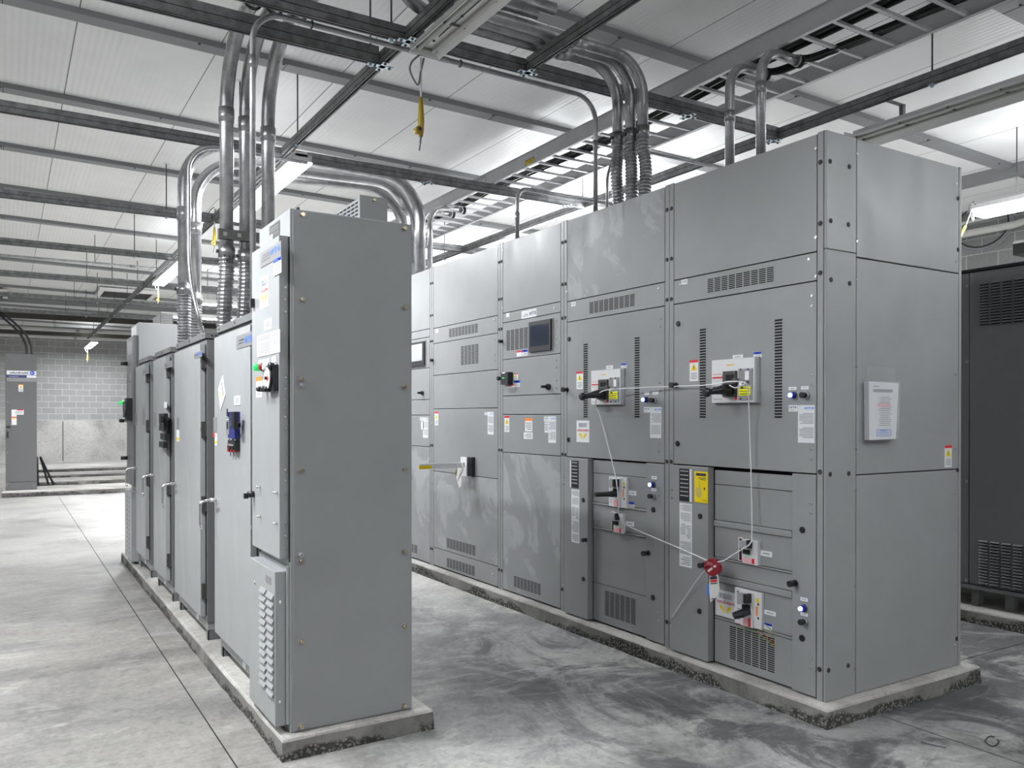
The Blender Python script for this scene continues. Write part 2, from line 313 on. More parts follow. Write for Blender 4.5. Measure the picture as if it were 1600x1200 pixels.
class MB:
    def __init__(s):
        s.v = []; s.f = []; s.m = []; s.sm = []; s.mats = []
    def mi(s, mat):
        if mat not in s.mats: s.mats.append(mat)
        return s.mats.index(mat)
    def face(s, idx, mat, smooth=False):
        s.f.append(idx); s.m.append(s.mi(mat)); s.sm.append(smooth)
    def box(s, x0, x1, y0, y1, z0, z1, mat):
        b = len(s.v)
        for z in (z0, z1):
            for (x, y) in ((x0, y0), (x1, y0), (x1, y1), (x0, y1)): s.v.append(Vector((x, y, z)))
        for q in ((0, 3, 2, 1), (4, 5, 6, 7), (0, 1, 5, 4), (1, 2, 6, 5), (2, 3, 7, 6), (3, 0, 4, 7)):
            s.face([b+i for i in q], mat)
        return s
    def fbox(s, fr, u0, u1, v0, v1, d0, d1, mat):
        p = fr(u0, v0, d0); q = fr(u1, v1, d1)
        return s.box(min(p.x, q.x), max(p.x, q.x), min(p.y, q.y), max(p.y, q.y), min(p.z, q.z), max(p.z, q.z), mat)
    def quad(s, pts, mat, smooth=False):
        b = len(s.v); s.v += [Vector(p) for p in pts]; s.face(list(range(b, b+len(pts))), mat, smooth); return s
    def prism(s, pts, off, mat):
        n = len(pts); b = len(s.v); off = Vector(off)
        s.v += [Vector(p) for p in pts] + [Vector(p)+off for p in pts]
        s.face([b+i for i in range(n)][::-1], mat); s.face([b+n+i for i in range(n)], mat)
        for i in range(n):
            j = (i+1) % n; s.face([b+i, b+j, b+n+j, b+n+i], mat)
        return s
    def tube(s, pts, r, mat, n=12, caps=True, smooth=True, close=False):
        pts = [Vector(p) for p in pts]; K = len(pts)
        rad = r if callable(r) else (lambda i: r)
        t0 = (pts[1]-pts[0]).normalized()
        a = Vector((0, 0, 1)) if abs(t0.z) < 0.9 else Vector((1, 0, 0))
        nrm = t0.cross(a).normalized(); rings = []
        for i in range(K):
            if i == 0: t = pts[1]-pts[0]
            elif i == K-1: t = pts[-1]-pts[-2]
            else: t = pts[i+1]-pts[i-1]
            t.normalize()
            nrm = (nrm - t*nrm.dot(t)).normalized(); bi = t.cross(nrm)
            b = len(s.v); rr = rad(i)
            for k in range(n):
                an = 2*math.pi*k/n
                s.v.append(pts[i]+nrm*math.cos(an)*rr+bi*math.sin(an)*rr)
            rings.append(b)
        for i in range(K-1):
            for k in range(n):
                k2 = (k+1) % n
                s.face([rings[i]+k, rings[i]+k2, rings[i+1]+k2, rings[i+1]+k], mat, smooth)
        if caps:
            s.face([rings[0]+k for k in range(n)][::-1], mat); s.face([rings[-1]+k for k in range(n)], mat)
        return s
    def cyl(s, p0, p1, r, mat, n=16, r2=None, smooth=True):
        r2 = r if r2 is None else r2
        return s.tube([p0, p1], lambda i: r if i == 0 else r2, mat, n, True, smooth)
    def disc(s, fr, u, v, r, d0, d1, mat, n=16):
        return s.cyl(fr(u, v, d0), fr(u, v, d1), r, mat, n)
    def poly(s, fr, pts, d, mat, th=0.0006):
        P = [fr(a, b, d) for a, b in pts]; Q = fr(0, 0, d+th)-fr(0, 0, d)
        return s.prism(P, Q, mat)
    def text(s, fr, u, v, d, h, string, mat, width=None, mirror=True, bold=0.0, vert=False):
        # lettering centred on (u, v); the writing in this room reads mirrored
        c = bpy.data.curves.new('t', 'FONT'); c.body = string; c.size = 1.0; c.align_x = 'LEFT'; c.offset = bold; c.resolution_u = 2
        o = bpy.data.objects.new('t', c); COL.objects.link(o)
        me = bpy.data.meshes.new_from_object(o.evaluated_get(bpy.context.evaluated_depsgraph_get()))
        xs = [p.co.x for p in me.vertices]; ys = [p.co.y for p in me.vertices]
        if xs:
            x0, x1, y0, y1 = min(xs), max(xs), min(ys), max(ys)
            sy = h/(y1-y0); sx = sy if width is None else width/(x1-x0)
            b = len(s.v)
            for p in me.vertices:
                a = (p.co.x-(x0+x1)/2)*sx; e = (p.co.y-(y0+y1)/2)*sy
                if mirror: a = -a
                if vert: a, e = -e, a
                s.v.append(fr(u+a, v+e, d))
            for p in me.polygons: s.face([b+i for i in p.vertices], mat)
        bpy.data.objects.remove(o); bpy.data.curves.remove(c); bpy.data.meshes.remove(me)
        return s
    def build(s, name, parent=None, bevel=0.0, **tags):
        lo = Vector((min(p.x for p in s.v), min(p.y for p in s.v), min(p.z for p in s.v)))
        hi = Vector((max(p.x for p in s.v), max(p.y for p in s.v), max(p.z for p in s.v)))
        c = Vector(((lo.x+hi.x)/2, (lo.y+hi.y)/2, lo.z)) if not tags.get('world') else Vector((0, 0, 0))
        tags.pop('world', None)
        me = bpy.data.meshes.new(name)
        me.from_pydata([tuple(p-c) for p in s.v], [], s.f)
        for mn in s.mats: me.materials.append(MATS[mn])
        me.polygons.foreach_set('material_index', s.m)
        me.polygons.foreach_set('use_smooth', s.sm)
        me.update()
        o = bpy.data.objects.new(name, me); COL.objects.link(o)
        wl = c.copy()
        if parent is not None:
            o.parent = parent
            p = parent
            while p is not None: wl = wl - p.location; p = p.parent
        o.location = wl
        if bevel > 0:
            b = o.modifiers.new('edge', 'BEVEL'); b.width = bevel; b.segments = 2; b.limit_method = 'ANGLE'; b.angle_limit = math.radians(50)
        for k, v in tags.items(): o[k] = v
        return o

def thing(name, loc, label, cat, group=None):
    o = bpy.data.objects.new(name, None); COL.objects.link(o); o.location = loc; o.empty_display_size = 0.1
    o['label'] = label; o['category'] = cat
    if group: o['group'] = group
    return o
def tag(o, label, cat, group=None, kind=None):
    o['label'] = label; o['category'] = cat
    if group: o['group'] = group
    if kind: o['kind'] = kind
    return o

def pathr(pts, rad, seg=10):
    # polyline with rounded corners
    pts = [Vector(p) for p in pts]; out = [pts[0]]
    for i in range(1, len(pts)-1):
        a, b, c = pts[i-1], pts[i], pts[i+1]
        u = (a-b); wv = (c-b); r = min(rad, u.length*0.48, wv.length*0.48)
        u.normalize(); wv.normalize(); ang = u.angle(wv)
        if ang > math.pi-0.02: out.append(b); continue
        t = r
        R = t*math.tan(ang/2)
        cen = b+(u+wv).normalized()*(R/math.sin(ang/2))
        p0 = b+u*t; p1 = b+wv*t
        for k in range(seg+1):
            f = k/seg
            v0 = p0-cen; v1 = p1-cen; om = v0.angle(v1)
            out.append(cen+(v0*math.sin((1-f)*om)+v1*math.sin(f*om))/math.sin(om))
    out.append(pts[-1]); return out
def resample(pts, step):
    out = [pts[0]]; acc = 0.0
    for a, b in zip(pts, pts[1:]):
        L_ = (b-a).length; t = step-acc
        while t <= L_:
            out.append(a+(b-a)*(t/L_)); t += step
        acc = (acc+L_) % step
    if (out[-1]-pts[-1]).length > 1e-5: out.append(pts[-1])
    return out

# measured points -> positions on a known face
def ray(px, py): return FW+RT*((px-800)/F_PX)+UP*((CY-py)/F_PX)
def on_x(x0, px, py):
    d = ray(px, py); p = CAM+d*(x0/d.x); return (-p.y, p.z)
def on_y(y0, px, py):
    d = ray(px, py); p = CAM+d*(y0/d.y); return (p.x, p.z)
def on_z(z0, px, py):
    d = ray(px, py); p = CAM+d*((z0-CAMH)/d.z); return (p.x, p.y)
class Pl:
    def __init__(s, kind, val):
        s.k = kind; s.val = val; s.fr = frx(val) if kind == 'x' else fry(val)
    def uv(s, px, py): return on_x(s.val, px, py) if s.k == 'x' else on_y(s.val, px, py)
    def u(s, px): return s.uv(px, 650)[0]
    def z(s, *pts): return sum(s.uv(*p)[1] for p in pts)/len(pts)
    def rect(s, x0, x1, y0, y1):
        xm = (x0+x1)/2
        return (s.u(x0), s.u(x1), s.uv(xm, y1)[1], s.uv(xm, y0)[1])

# ================================================================== the room
CEIL = lambda x: 4.42-0.018*x
X0, X1, YN, YF = -7.5, 10.8, -7.0, 31.4
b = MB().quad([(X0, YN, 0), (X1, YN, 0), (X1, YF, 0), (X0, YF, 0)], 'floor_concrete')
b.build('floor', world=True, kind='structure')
# saw cuts in the slab
g = 1
for (xa, ya, xb, yb, wd) in ((0.862, 0.3, 0.862, 17.95, 0.006), (1.9, 11.75, 3.4, 11.75, 0.004),
                             (4.8, 2.93, 10.7, 2.93, 0.005), (3.84, -6.9, 3.84, 2.6, 0.005), (-7.4, 17.0, 0.4, 17.0, 0.004)):
    m = MB()
    if xa == xb: m.box(xa-wd/2, xa+wd/2, ya, yb, 0.0002, 0.0008, 'gap')
    else: m.box(xa, xb, ya-wd/2, ya+wd/2, 0.0002, 0.0008, 'gap')
    m.build('trim_%d' % g, kind='structure'); g += 1
b = MB().quad([(X0, YN, CEIL(X0)), (X0, YF, CEIL(X0)), (X1, YF, CEIL(X1)), (X1, YN, CEIL(X1))], 'ceiling_panel')
b.build('ceiling', world=True, kind='structure')
def wallq(name, pts, mat):
    MB().quad(pts, mat).build(name, world=True, kind='structure')
ZT = 4.7
wallq('wall_far', [(X0, YF, 1.38), (X1, YF, 1.38), (X1, YF, ZT), (X0, YF, ZT)], 'block_x')
wallq('wall_right', [(X1, YF, 0), (X1, YN, 0), (X1, YN, ZT), (X1, YF, ZT)], 'block_y')
wallq('wall_left', [(X0, YN, 0), (X0, YF, 0), (X0, YF, ZT), (X0, YN, ZT)], 'block_y')
wallq('wall_near', [(X1, YN, 0), (X0, YN, 0), (X0, YN, ZT), (X1, YN, ZT)], 'block_x')
b = MB().box(X0, X1, YF-0.06, YF+0.02, 0, 1.40, 'wall_concrete')
b.box(1.62, 1.64, YF-0.066, YF-0.06, 0.05, 1.38, 'gap')
b.build('baseboard_far', world=True, kind='structure')
# purlins under the liner panels, 6 ft apart
k = 20
yy = 6.58-1.82*6
while yy < 30:
    b = MB()
    x = X0
    b.prism([(X0, yy-0.07, CEIL(X0)-0.045), (X0, yy+0.07, CEIL(X0)-0.045), (X0, yy+0.07, CEIL(X0)), (X0, yy-0.07, CEIL(X0))], (X1-X0, 0, CEIL(X1)-CEIL(X0)), 'ceiling_trim')
    x = 0.93-0.962*8
    while x < X1:
        for dx in (0.32, 0.96):
            b.box(x+dx-0.008, x+dx+0.008, yy-0.066, yy-0.05, CEIL(x+dx)-0.052, CEIL(x+dx)-0.044, 'black')
        b.box(x+0.98, x+0.984, yy-0.071, yy+0.071, CEIL(x+0.98)-0.0465, CEIL(x+0.98)-0.04, 'gap')
        x += 1.924
    b.build('trim_%d' % k, kind='structure'); k += 1; yy += 1.82
# steel beams by the far wall and along the right wall
for yb, z0, z1, mt in ((22.6, 4.22, 4.32, 'ceiling_trim'), (25.2, 4.12, 4.28, 'dark_beam'), (26.9, 4.04, 4.1, 'ceiling_trim'), (28.6, 3.98, 4.26, 'dark_beam'), (29.4, 4.0, 4.06, 'ceiling_trim')):
    MB().box(X0, X1, yb-0.06, yb+0.06, z0, z1, mt).build('trim_%d' % k, kind='structure'); k += 1
MB().box(9.2, 9.34, YN, 12.0, 4.14, 4.26, 'ceiling_trim').build('trim_%d' % k, kind='structure'); k += 1

# ------------------------------------------------------------------ housekeeping pads
def pad(x0, x1, y0, y1, label, h=0.1, rough=0.004, grp=None):
    m = MB(); rnd = random.Random(int(x0*100+y0*10))
    # crowned edge: side wall, chamfer, top, slightly uneven
    seg_n = []
    def ring(z, ins, wob):
        pts = []; seg_c = []
        def seg(a, b2):
            n = max(2, round((Vector(b2)-Vector(a)).length/0.12+0.3)) if ins == 0 else seg_n[len(seg_c)]; seg_c.append(n)
            if ins == 0: seg_n.append(n)
            for i in range(n):
                f = i/n; p = Vector(a)+(Vector(b2)-Vector(a))*f
                pts.append((p.x+rnd.uniform(-wob, wob), p.y+rnd.uniform(-wob, wob), z))
        seg((x0+ins, y0+ins, 0), (x1-ins, y0+ins, 0)); seg((x1-ins, y0+ins, 0), (x1-ins, y1-ins, 0))
        seg((x1-ins, y1-ins, 0), (x0+ins, y1-ins, 0)); seg((x0+ins, y1-ins, 0), (x0+ins, y0+ins, 0))
        return pts
    rings = [ring(0.0, 0.0, rough), ring(h-0.014, 0.001, rough*0.6), ring(h-0.004, 0.006, 0.001), ring(h, 0.014, 0.0006)]
    n = min(len(r) for r in rings); base = []
    for r in rings:
        base.append(len(m.v)); m.v += [Vector(p) for p in r]
    n = len(rings[0])
    for i in range(3):
        if len(rings[i+1]) != n:
            continue
        for q in range(n):
            q2 = (q+1) % n
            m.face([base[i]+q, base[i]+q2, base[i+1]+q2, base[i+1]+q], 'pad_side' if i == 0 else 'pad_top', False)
    m.face([base[3]+q for q in range(len(rings[3]))], 'pad_top')
    m.build_tags = None
    o = m.build('concrete_pad')
    tag(o, label, 'concrete pad', grp)
    return o
_segfix = None
pad(3.438, 4.80, 2.62, 8.62, 'chipped concrete pad under the long switchgear lineup, honeycombed along its foot')
pad(1.045, 1.795, 3.65, 9.62, 'narrow concrete pad under the row of starter cabinets')
pad(6.14, 7.9, 0.2, 4.9, 'concrete pad under the dark louvred cabinet behind the switchgear')
pad(-0.07, 6.0, 18.25, 19.6, 'foremost of the stepped concrete pads by the block wall, carrying the drive cabinet')
pad(0.4, 6.0, 20.85, 22.0, 'second concrete pad from the floor in the set by the block wall')
pad(0.35, 6.0, 23.1, 24.3, 'third concrete pad back, second from the block wall')
pad(0.3, 6.0, 25.7, 27.2, 'concrete pad closest to the block wall')

# ================================================================== common small parts
def seq(fr, m, u0, u1, v0, v1, n, mat='print_grey', d=0.0014, fill=0.45, ragged=True, rnd=None):
    rnd = rnd or random
    for i in range(n):
        vv = v1-(v1-v0)*(i+0.5)/n; hh = (v1-v0)/n*fill/2
        a, c = u0, u1
        if ragged:
            a = u0+(u1-u0)*rnd.choice((0, 0, 0.05, 0.25)); c = u1
        m.quad([fr(a, vv-hh, d), fr(c, vv-hh, d), fr(c, vv+hh, d), fr(a, vv+hh, d)], mat)
def sticker(fr, par, r, name, base='white_label', bands=(), lines=(), texts=(), tri=None, d=0.0, th=0.0012, label=None, bolts=None):
    u0, u1, v0, v1 = r; W = u1-u0; H = v1-v0
    m = MB(); m.fbox(fr, u0, u1, v0, v1, d, d+th, base)
    def q(a, b_, c, e, mat, lev):
        D = d+th+lev
        m.quad([fr(u0+W*a, v0+H*c, D), fr(u0+W*b_, v0+H*c, D), fr(u0+W*b_, v0+H*e, D), fr(u0+W*a, v0+H*e, D)], mat)
    for (a, b_, c, e, mat) in bands: q(a, b_, c, e, mat, 0.0003)
    for (a, b_, c, e, n, mat) in lines:
        seq(fr, m, u0+W*a, u0+W*b_, v0+H*c, v0+H*e, n, mat, d+th+0.0005, rnd=random.Random(int(abs(u0)*1000)+n))
    if tri:
        a, b_, c, e = tri
        m.poly(fr, [(u0+W*a, v0+H*c), (u0+W*b_, v0+H*c), (u0+W*(a+b_)/2, v0+H*e)], d+th+0.0004, 'label_yellow', 0.0002)
        q((a+b_)/2-0.04, (a+b_)/2+0.04, c+(e-c)*0.15, c+(e-c)*0.65, 'ink', 0.0009)
    if bolts:
        c, e = bolts
        for sgn, cx in ((1, 0.33), (-1, 0.67)):
            P = [(-0.13, 1.0), (0.02, 1.0), (0.06, 0.72), (0.0+0.1, 0.66), (0.13, 0.0), (-0.04, 0.5), (-0.09, 0.52)]
            P = [(u0+W*(cx+sgn*(px_)), v0+H*(c+(e-c)*py_)) for px_, py_ in P]
            m.poly(fr, P, d+th+0.0003, 'label_yellow', 0.0003)
    for tx in texts:
        tu, tv, hh, ww, st, mat = tx[:6]
        m.text(fr, u0+W*tu, v0+H*tv, d+th+0.0009, H*hh, st, mat, width=W*ww, bold=tx[6] if len(tx) > 6 else 0.012)
    o = m.build(name, par)
    if label: o['label'] = label
    return o
def danger(fr, par, r, d=0.0, top='label_red'):
    return sticker(fr, par, r, 'warning_label', bands=((0, 1, 0.88, 1, top),), lines=((0.14, 0.86, 0.08, 0.4, 4, 'print_grey'),), tri=(0.12, 0.88, 0.5, 0.85), d=d)
def energized(fr, par, r, d=0.0):
    return sticker(fr, par, r, 'warning_label', bolts=(0.12, 0.42), d=d,
                   texts=((0.5, 0.84, 0.085, 0.62, 'VOLTAGE', 'navy_ink'), (0.5, 0.74, 0.085, 0.62, 'SOURCE', 'navy_ink'), (0.5, 0.545, 0.1, 0.88, 'ENERGIZED', 'label_red')))
def bluelabel(fr, par, r, d=0.0):
    return sticker(fr, par, r, 'notice_label', bands=((0, 1, 0.62, 1, 'label_blue'), (0.2, 0.75, 0.72, 0.9, 'white_label')), lines=((0.1, 0.9, 0.1, 0.55, 3, 'print_grey'),), d=d)
def nametag(fr, par, r, d=0.0):
    return sticker(fr, par, r, 'nameplate', bands=((0.2, 0.8, 0.4, 0.6, 'print_grey'),), d=d, th=0.002)
def eaton_sheet(fr, par, r, small, d=0.0):
    sticker(fr, par, r, 'rating_sheet', 'paper', d=d, lines=((0.08, 0.94, 0.5, 0.8, 8, 'print_grey'), (0.08, 0.94, 0.12, 0.42, 7, 'print_grey')),
            texts=((0.67, 0.92, 0.055, 0.52, 'E·T·N', 'logo_blue', 0.035), (0.65, 0.865, 0.018, 0.5, 'Powering Business', 'print_grey')))
    sticker(fr, par, small, 'brand_label', 'white_label', d=d, texts=((0.5, 0.66, 0.28, 0.72, 'E·T·N', 'ink', 0.03),), lines=((0.15, 0.6, 0.12, 0.3, 1, 'print_grey'),))
def grille(fr, par, r, nu, nv, name='vent_grille', d=0.0, gapu=0.16, gapv=0.42, stag=False, mat='gap'):
    u0, u1, v0, v1 = r; m = MB()
    du = (u1-u0)/nu; dv = (v1-v0)/nv
    m.fbox(fr, u0-0.006, u1+0.006, v0-0.006, v1+0.006, d-0.0005, d+0.0006, 'paint')
    for i in range(nu):
        for j in range(nv):
            off = dv*0.5 if (stag and i % 2) else 0
            a = u0+du*(i+gapu/2); c = u0+du*(i+1-gapu/2); e = v0+dv*(j+gapv/2)+off; h = dv*(1-gapv)
            if e+h > v1: continue
            m.quad([fr(a, e, d+0.001), fr(c, e, d+0.001), fr(c, e+h, d+0.001), fr(a, e+h, d+0.001)], mat)
    return m.build(name, par)
def knob(fr, par, u, v, r=0.018, out=0.0, name='door_knob', d=0.0, mat='black'):
    m = MB()
    m.disc(fr, u, v, r, d, d+0.005, mat, 18)
    if out > 0:
        m.disc(fr, u, v, r*0.55, d+0.004, d+out*0.6, mat, 12)
        m.disc(fr, u, v, r*0.95, d+out*0.6, d+out, mat, 18)
    else:
        m.disc(fr, u, v, r*0.8, d+0.004, d+0.007, mat, 18)
    return m.build(name, par)
def screws(fr, par, pts, r=0.0075, d=0.0, name='screw', mat='steel_screw'):
    for (u, v) in pts:
        m = MB(); m.disc(fr, u, v, r, d, d+0.003, mat, 10); m.disc(fr, u, v, r*0.7, d+0.003, d+0.005, mat, 10)
        m.build(name, par)
def plugs(fr, par, pts, r=0.013, d=0.0):
    for (u, v) in pts:
        m = MB(); m.disc(fr, u, v, r, d, d+0.002, 'rubber', 14); m.disc(fr, u, v, r*0.8, d, d+0.004, 'rubber', 14)
        m.build('hole_plug', par)
def panel(fr, par, r, name='panel', mat='paint', d0=-0.02, d1=0.0, bevel=0.0015, label=None):
    m = MB(); m.fbox(fr, r[0], r[1], r[2], r[3], d0, d1, mat)
    o = m.build(name, par, bevel=bevel)
    if label: o['label'] = label
    return o
def pilot_light(fr, par, u, v, d=0.0):
    m = MB(); m.disc(fr, u, v, 0.019, d, d+0.008, 'breaker_dark', 16); m.disc(fr, u, v, 0.015, d+0.008, d+0.03, 'blue_body', 16); m.disc(fr, u, v, 0.011, d+0.03, d+0.036, 'blue_led', 14)
    o = m.build('pilot_light', par); o['label'] = 'lit blue pilot light'
def push_button(fr, par, u, v, d=0.0):
    m = MB(); m.disc(fr, u, v, 0.02, d, d+0.012, 'breaker_grey', 16); m.disc(fr, u, v, 0.015, d+0.012, d+0.04, 'black', 16)
    m.build('push_button', par)

# ================================================================== switchgear lineup (front face towards -X)
XS = 3.513
S = Pl('x', XS); FS = S.fr
ZB, ZTOP, ZSEAM = 0.1, 2.985, 2.388
def section(y0, y1, label, mat='paint', post=0.04):
    t = thing('switchgear_section', ((XS+4.72)/2, (y0+y1)/2, ZB), label, 'switchgear', 'switchgear sections standing side by side')
    m = MB(); m.box(XS+0.045, 4.715, y0+0.001, y1-0.001, ZB, ZTOP-0.002, 'gap')
    m.box(XS+0.03, 4.718, y0, y1-0.0005, ZTOP-0.012, ZTOP, mat)
    m.build('enclosure_body', t)
    for a, c in ((y0, y0+post), (y1-post, y1)):
        m = MB(); m.box(XS, XS+0.03, a+0.002, c-0.002, ZB, ZTOP, mat); m.build('corner_post', t, bevel=0.002)
    return t
U = lambda y: -y
def seam_panels(t, y0, y1, zs, mats=None, names=None, g_=0.003):
    out = []
    for i, (za, zb) in enumerate(zip(zs, zs[1:])):
        lo, hi = min(za, zb), max(za, zb)
        out.append(panel(FS, t, (U(y1-0.04)+g_, U(y0+0.04)-g_, lo+g_, hi-g_), (names[i] if names else 'panel'), (mats[i] if mats else 'paint')))
    return out
PLUGZ = [2.83, 2.52, 2.27, 1.262, 0.26]

# ---- section beside the open aisle end ("A")
A = section(2.706, 3.838, 'switchgear section at the open end, with the yellow manual card and red lockout')
A0, A1 = 2.706, 3.838
zt1 = S.z((1053, 437.5), (1243.5, 400.7)); zt2 = S.z((1053, 475.7), (1277, 438.4)); zt3 = S.z((1051.5, 725.5), (1276.5, 740.5))
pan = seam_panels(A, A0, A1, [ZTOP-0.004, zt1, zt2, zt3], names=['top_panel', 'vent_panel', 'breaker_door'])
grille(FS, A, (S.u(1104.7), S.u(1209.7), S.z((1104.7, 458.5), (1209.7, 439.7)), S.z((1104.7, 436), (1209.7, 415.7))), 9, 8, d=0.0)
for xa, xb, ya, yb in ((1093.2, 1103.2, 513, 653.7), (1210.2, 1222.5, 498, 654)):
    grille(FS, A, S.rect(xa, xb, ya, yb), 1, 33, 'vent_slots', d=0.0, gapu=0.04, gapv=0.36)
for (x, y) in ((1060, 506), (1059, 693)): knob(FS, A, *S.uv(x, y), r=0.017, name='door_latch')
knob(FS, A, *S.uv(1057, 602), r=0.018, out=0.05)
screws(FS, A, [S.uv(x, y) for x, y in ((1269, 462), (1269, 478), (1268.5, 585.7), (1268.5, 601), (1268, 701), (1268, 717), (1063.5, 441.5+3), (1264, 405), (1275, 432), (1275, 232), (1275, 371))])
danger(FS, A, S.rect(1077.7, 1091, 562.5, 595.5))
nametag(FS, A, S.rect(1145, 1161, 554.5, 560.5)); bluelabel(FS, A, S.rect(1177.5, 1190, 550, 558.8))
sticker(FS, A, S.rect(1064.5, 1074, 436.5, 444.5), 'serial_label', lines=((0.1, 0.9, 0.3, 0.8, 2, 'print_grey'),))

def big_breaker(t, x0, x1, yt, yb, pl=S, hy=None):
    # moulded insulated-case breaker: white escutcheon, dark operator, black lever, trip unit
    u0, u1, v0, v1 = pl.rect(x0, x1, yt, yb); W = u1-u0; H = v1-v0; fr = pl.fr
    m = MB(); m.fbox(fr, u0-0.004, u1+0.004, v0-0.006, v1+0.004, 0, 0.012, 'breaker_grey')
    m.fbox(fr, u0, u1-W*0.02, v0, v1, 0.012, 0.035, 'breaker_face')
    q = lambda a, b_, c, e, d0, d1, mat: m.fbox(fr, u0+W*a, u0+W*b_, v0+H*c, v0+H*e, d0, d1, mat)
    q(0.02, 0.26, 0.57, 0.605, 0.035, 0.0365, 'label_red'); q(0.03, 0.24, 0.66, 0.67, 0.035, 0.036, 'label_red')
    q(0.35, 0.45, 0.855, 0.875, 0.035, 0.0362, 'label_orange'); q(0.45, 0.52, 0.85, 0.88, 0.035, 0.0362, 'label_yellow')
    q(0.3, 0.6, 0.13, 0.72, 0.035, 0.05, 'breaker_dark'); q(0.38, 0.56, 0.5, 0.64, 0.05, 0.052, 'gap')
    q(0.36, 0.57, 0.49, 0.5, 0.05, 0.053, 'breaker_grey'); q(0.55, 0.66, 0.44, 0.55, 0.05, 0.06, 'breaker_dark')
    for a, c in ((0.32, 0.68), (0.57, 0.68), (0.57, 0.17)): m.disc(fr, u0+W*a, v0+H*c, 0.004, 0.05, 0.053, 'steel_screw', 8)
    q(0.64, 0.95, 0.05, 0.76, 0.035, 0.042, 'breaker_grey'); q(0.66, 0.94, 0.4, 0.72, 0.042, 0.044, 'nameplate')
    q(0.80, 0.89, 0.5, 0.7, 0.044, 0.046, 'white_label'); q(0.68, 0.74, 0.38, 0.45, 0.044, 0.05, 'white_plastic'); q(0.84, 0.89, 0.43, 0.47, 0.044, 0.05, 'black'); q(0.72, 0.76, 0.32, 0.35, 0.044, 0.05, 'black')
    q(0.66, 0.92, 0.15, 0.36, 0.043, 0.045, 'bright_yellow')
    for i, yy_ in enumerate((0.31, 0.25, 0.19)): q(0.68, 0.9, yy_-0.008, yy_+0.008, 0.045, 0.0455, 'breaker_dark')
    for a in (0.70, 0.86):
        for c in (0.08, 0.74): m.disc(fr, u0+W*a, v0+H*c, 0.005, 0.042, 0.046, 'black', 8)
    for a in (0.05, 0.1, 0.16, 0.22): q(a, a+0.02, 0.07, 0.09, 0.035, 0.036, 'ink'); q(a, a+0.015, 0.5, 0.515, 0.035, 0.036, 'ink')
    q(0.02, 0.09, 0.35, 0.375, 0.035, 0.036, 'ink')
    m.disc(fr, u0+W*0.575, v0+H*0.09, 0.009, 0.035, 0.041, 'label_red', 12)
    o = m.build('circuit_breaker', t, bevel=0.001)
    m = MB(); cu = u0+W*0.5; cv = v0+H*0.3
    m.fbox(fr, cu-0.035, cu+0.02, cv-0.035, cv+0.03, 0.05, 0.085, 'black')
    P = [fr(cu, cv, 0.07), fr(cu-0.008, cv-0.004, 0.12), fr(cu-0.014, cv-0.012, 0.165), fr(cu-0.02, cv-0.017, 0.2)]
    R = [0.03, 0.026, 0.018, 0.016]
    m.tube(P, lambda i: R[i], 'black', 12)
    a = fr(cu-0.021, cv-0.018, 0.195); bq = fr(cu-0.026, cv-0.02, 0.232)
    m.tube([a, a+(bq-a)*0.25, a+(bq-a)*0.75, bq], lambda i: (0.016, 0.026, 0.026, 0.018)[i], 'black', 14)
    h = m.build('breaker_lever', o)
    h['label'] = 'black charging lever'
    return o
big_breaker(A, 1119, 1187, 561, 629)
nametag(FS, A, S.rect(1232.5, 1244.5, 604.5, 609.5)); nametag(FS, A, S.rect(1252, 1263.5, 603.5, 608.5))
pilot_light(FS, A, *S.uv(1241, 617.5)); push_button(FS, A, *S.uv(1260, 617.5))
eaton_sheet(FS, A, S.rect(1247, 1273, 633, 692), S.rect(1232.5, 1246.5, 633, 643))

def lower(t, xs, xl, xg, xr, xe, lines, ya, yb_, small, mid, name_lines):
    pass
# lower compartments of A
zAtop = zt3-0.004
LZ = lambda a, b_: S.z((1116, a), (1237, b_))
uL0, uL1 = U(A1-0.04)+0.003, S.u(1112.3)
panel(FS, A, (uL0, uL1, ZB+0.01, zAtop), 'side_door', d0=-0.02, d1=0.03, bevel=0.003)
uC0, uC1 = uL1+0.012, S.u(1237)
uR0, uR1 = uC1+0.004, U(A0+0.04)-0.004
panel(FS, A, (uR0, uR1, ZB+0.01, zAtop), 'side_door', bevel=0.002)
def comp(t, u0, u1, zs, kinds):
    # zs from top down; kinds: 'p' plate, 'r' rail standing proud
    for i, kd in enumerate(kinds):
        hi, lo = zs[i], zs[i+1]
        if kd == 'p': panel(FS, t, (u0, u1, lo+0.002, hi-0.002), 'cover_plate', d0=-0.03, d1=-0.012)
        else: panel(FS, t, (u0, u1, lo+0.001, hi-0.001), 'divider_rail', d0=-0.03, d1=-0.002, bevel=0.004)
zA = [LZ(734, 743), LZ(757, 768), LZ(813, 829.6), LZ(822, 841), LZ(871, 893), LZ(873.5, 896.5), LZ(900, 922.7), LZ(909, 935), LZ(962, 996.5), LZ(966, 1001.5), ZB+0.012]
comp(A, uC0, uC1, zA, 'pprprprpp'+'p')
SC1 = Pl('x', XS+0.012); FC = SC1.fr
grille(FC, A, (SC1.u(1140), SC1.u(1212), SC1.z((1140, 1032), (1212, 1050)), SC1.z((1140, 978), (1212, 996))), 6, 16)
m = MB()
for zz, cc in ((0.43, 'wire_green'), (0.40, 'wire_green'), (0.37, 'wire_red'), (0.35, 'wire_green')):
    m.tube([FC(SC1.u(1150), zz+0.0, 0.0018), FC(SC1.u(1180), zz+0.012, 0.0018), FC(SC1.u(1211), zz-0.05, 0.0018)], 0.0022, cc, 6)
m.build('wiring', A)
screws(FS, A, [S.uv(x, y) for x, y in ((1056, 764), (1056, 777), (1054.5, 965), (1054.5, 977))], d=0.03)
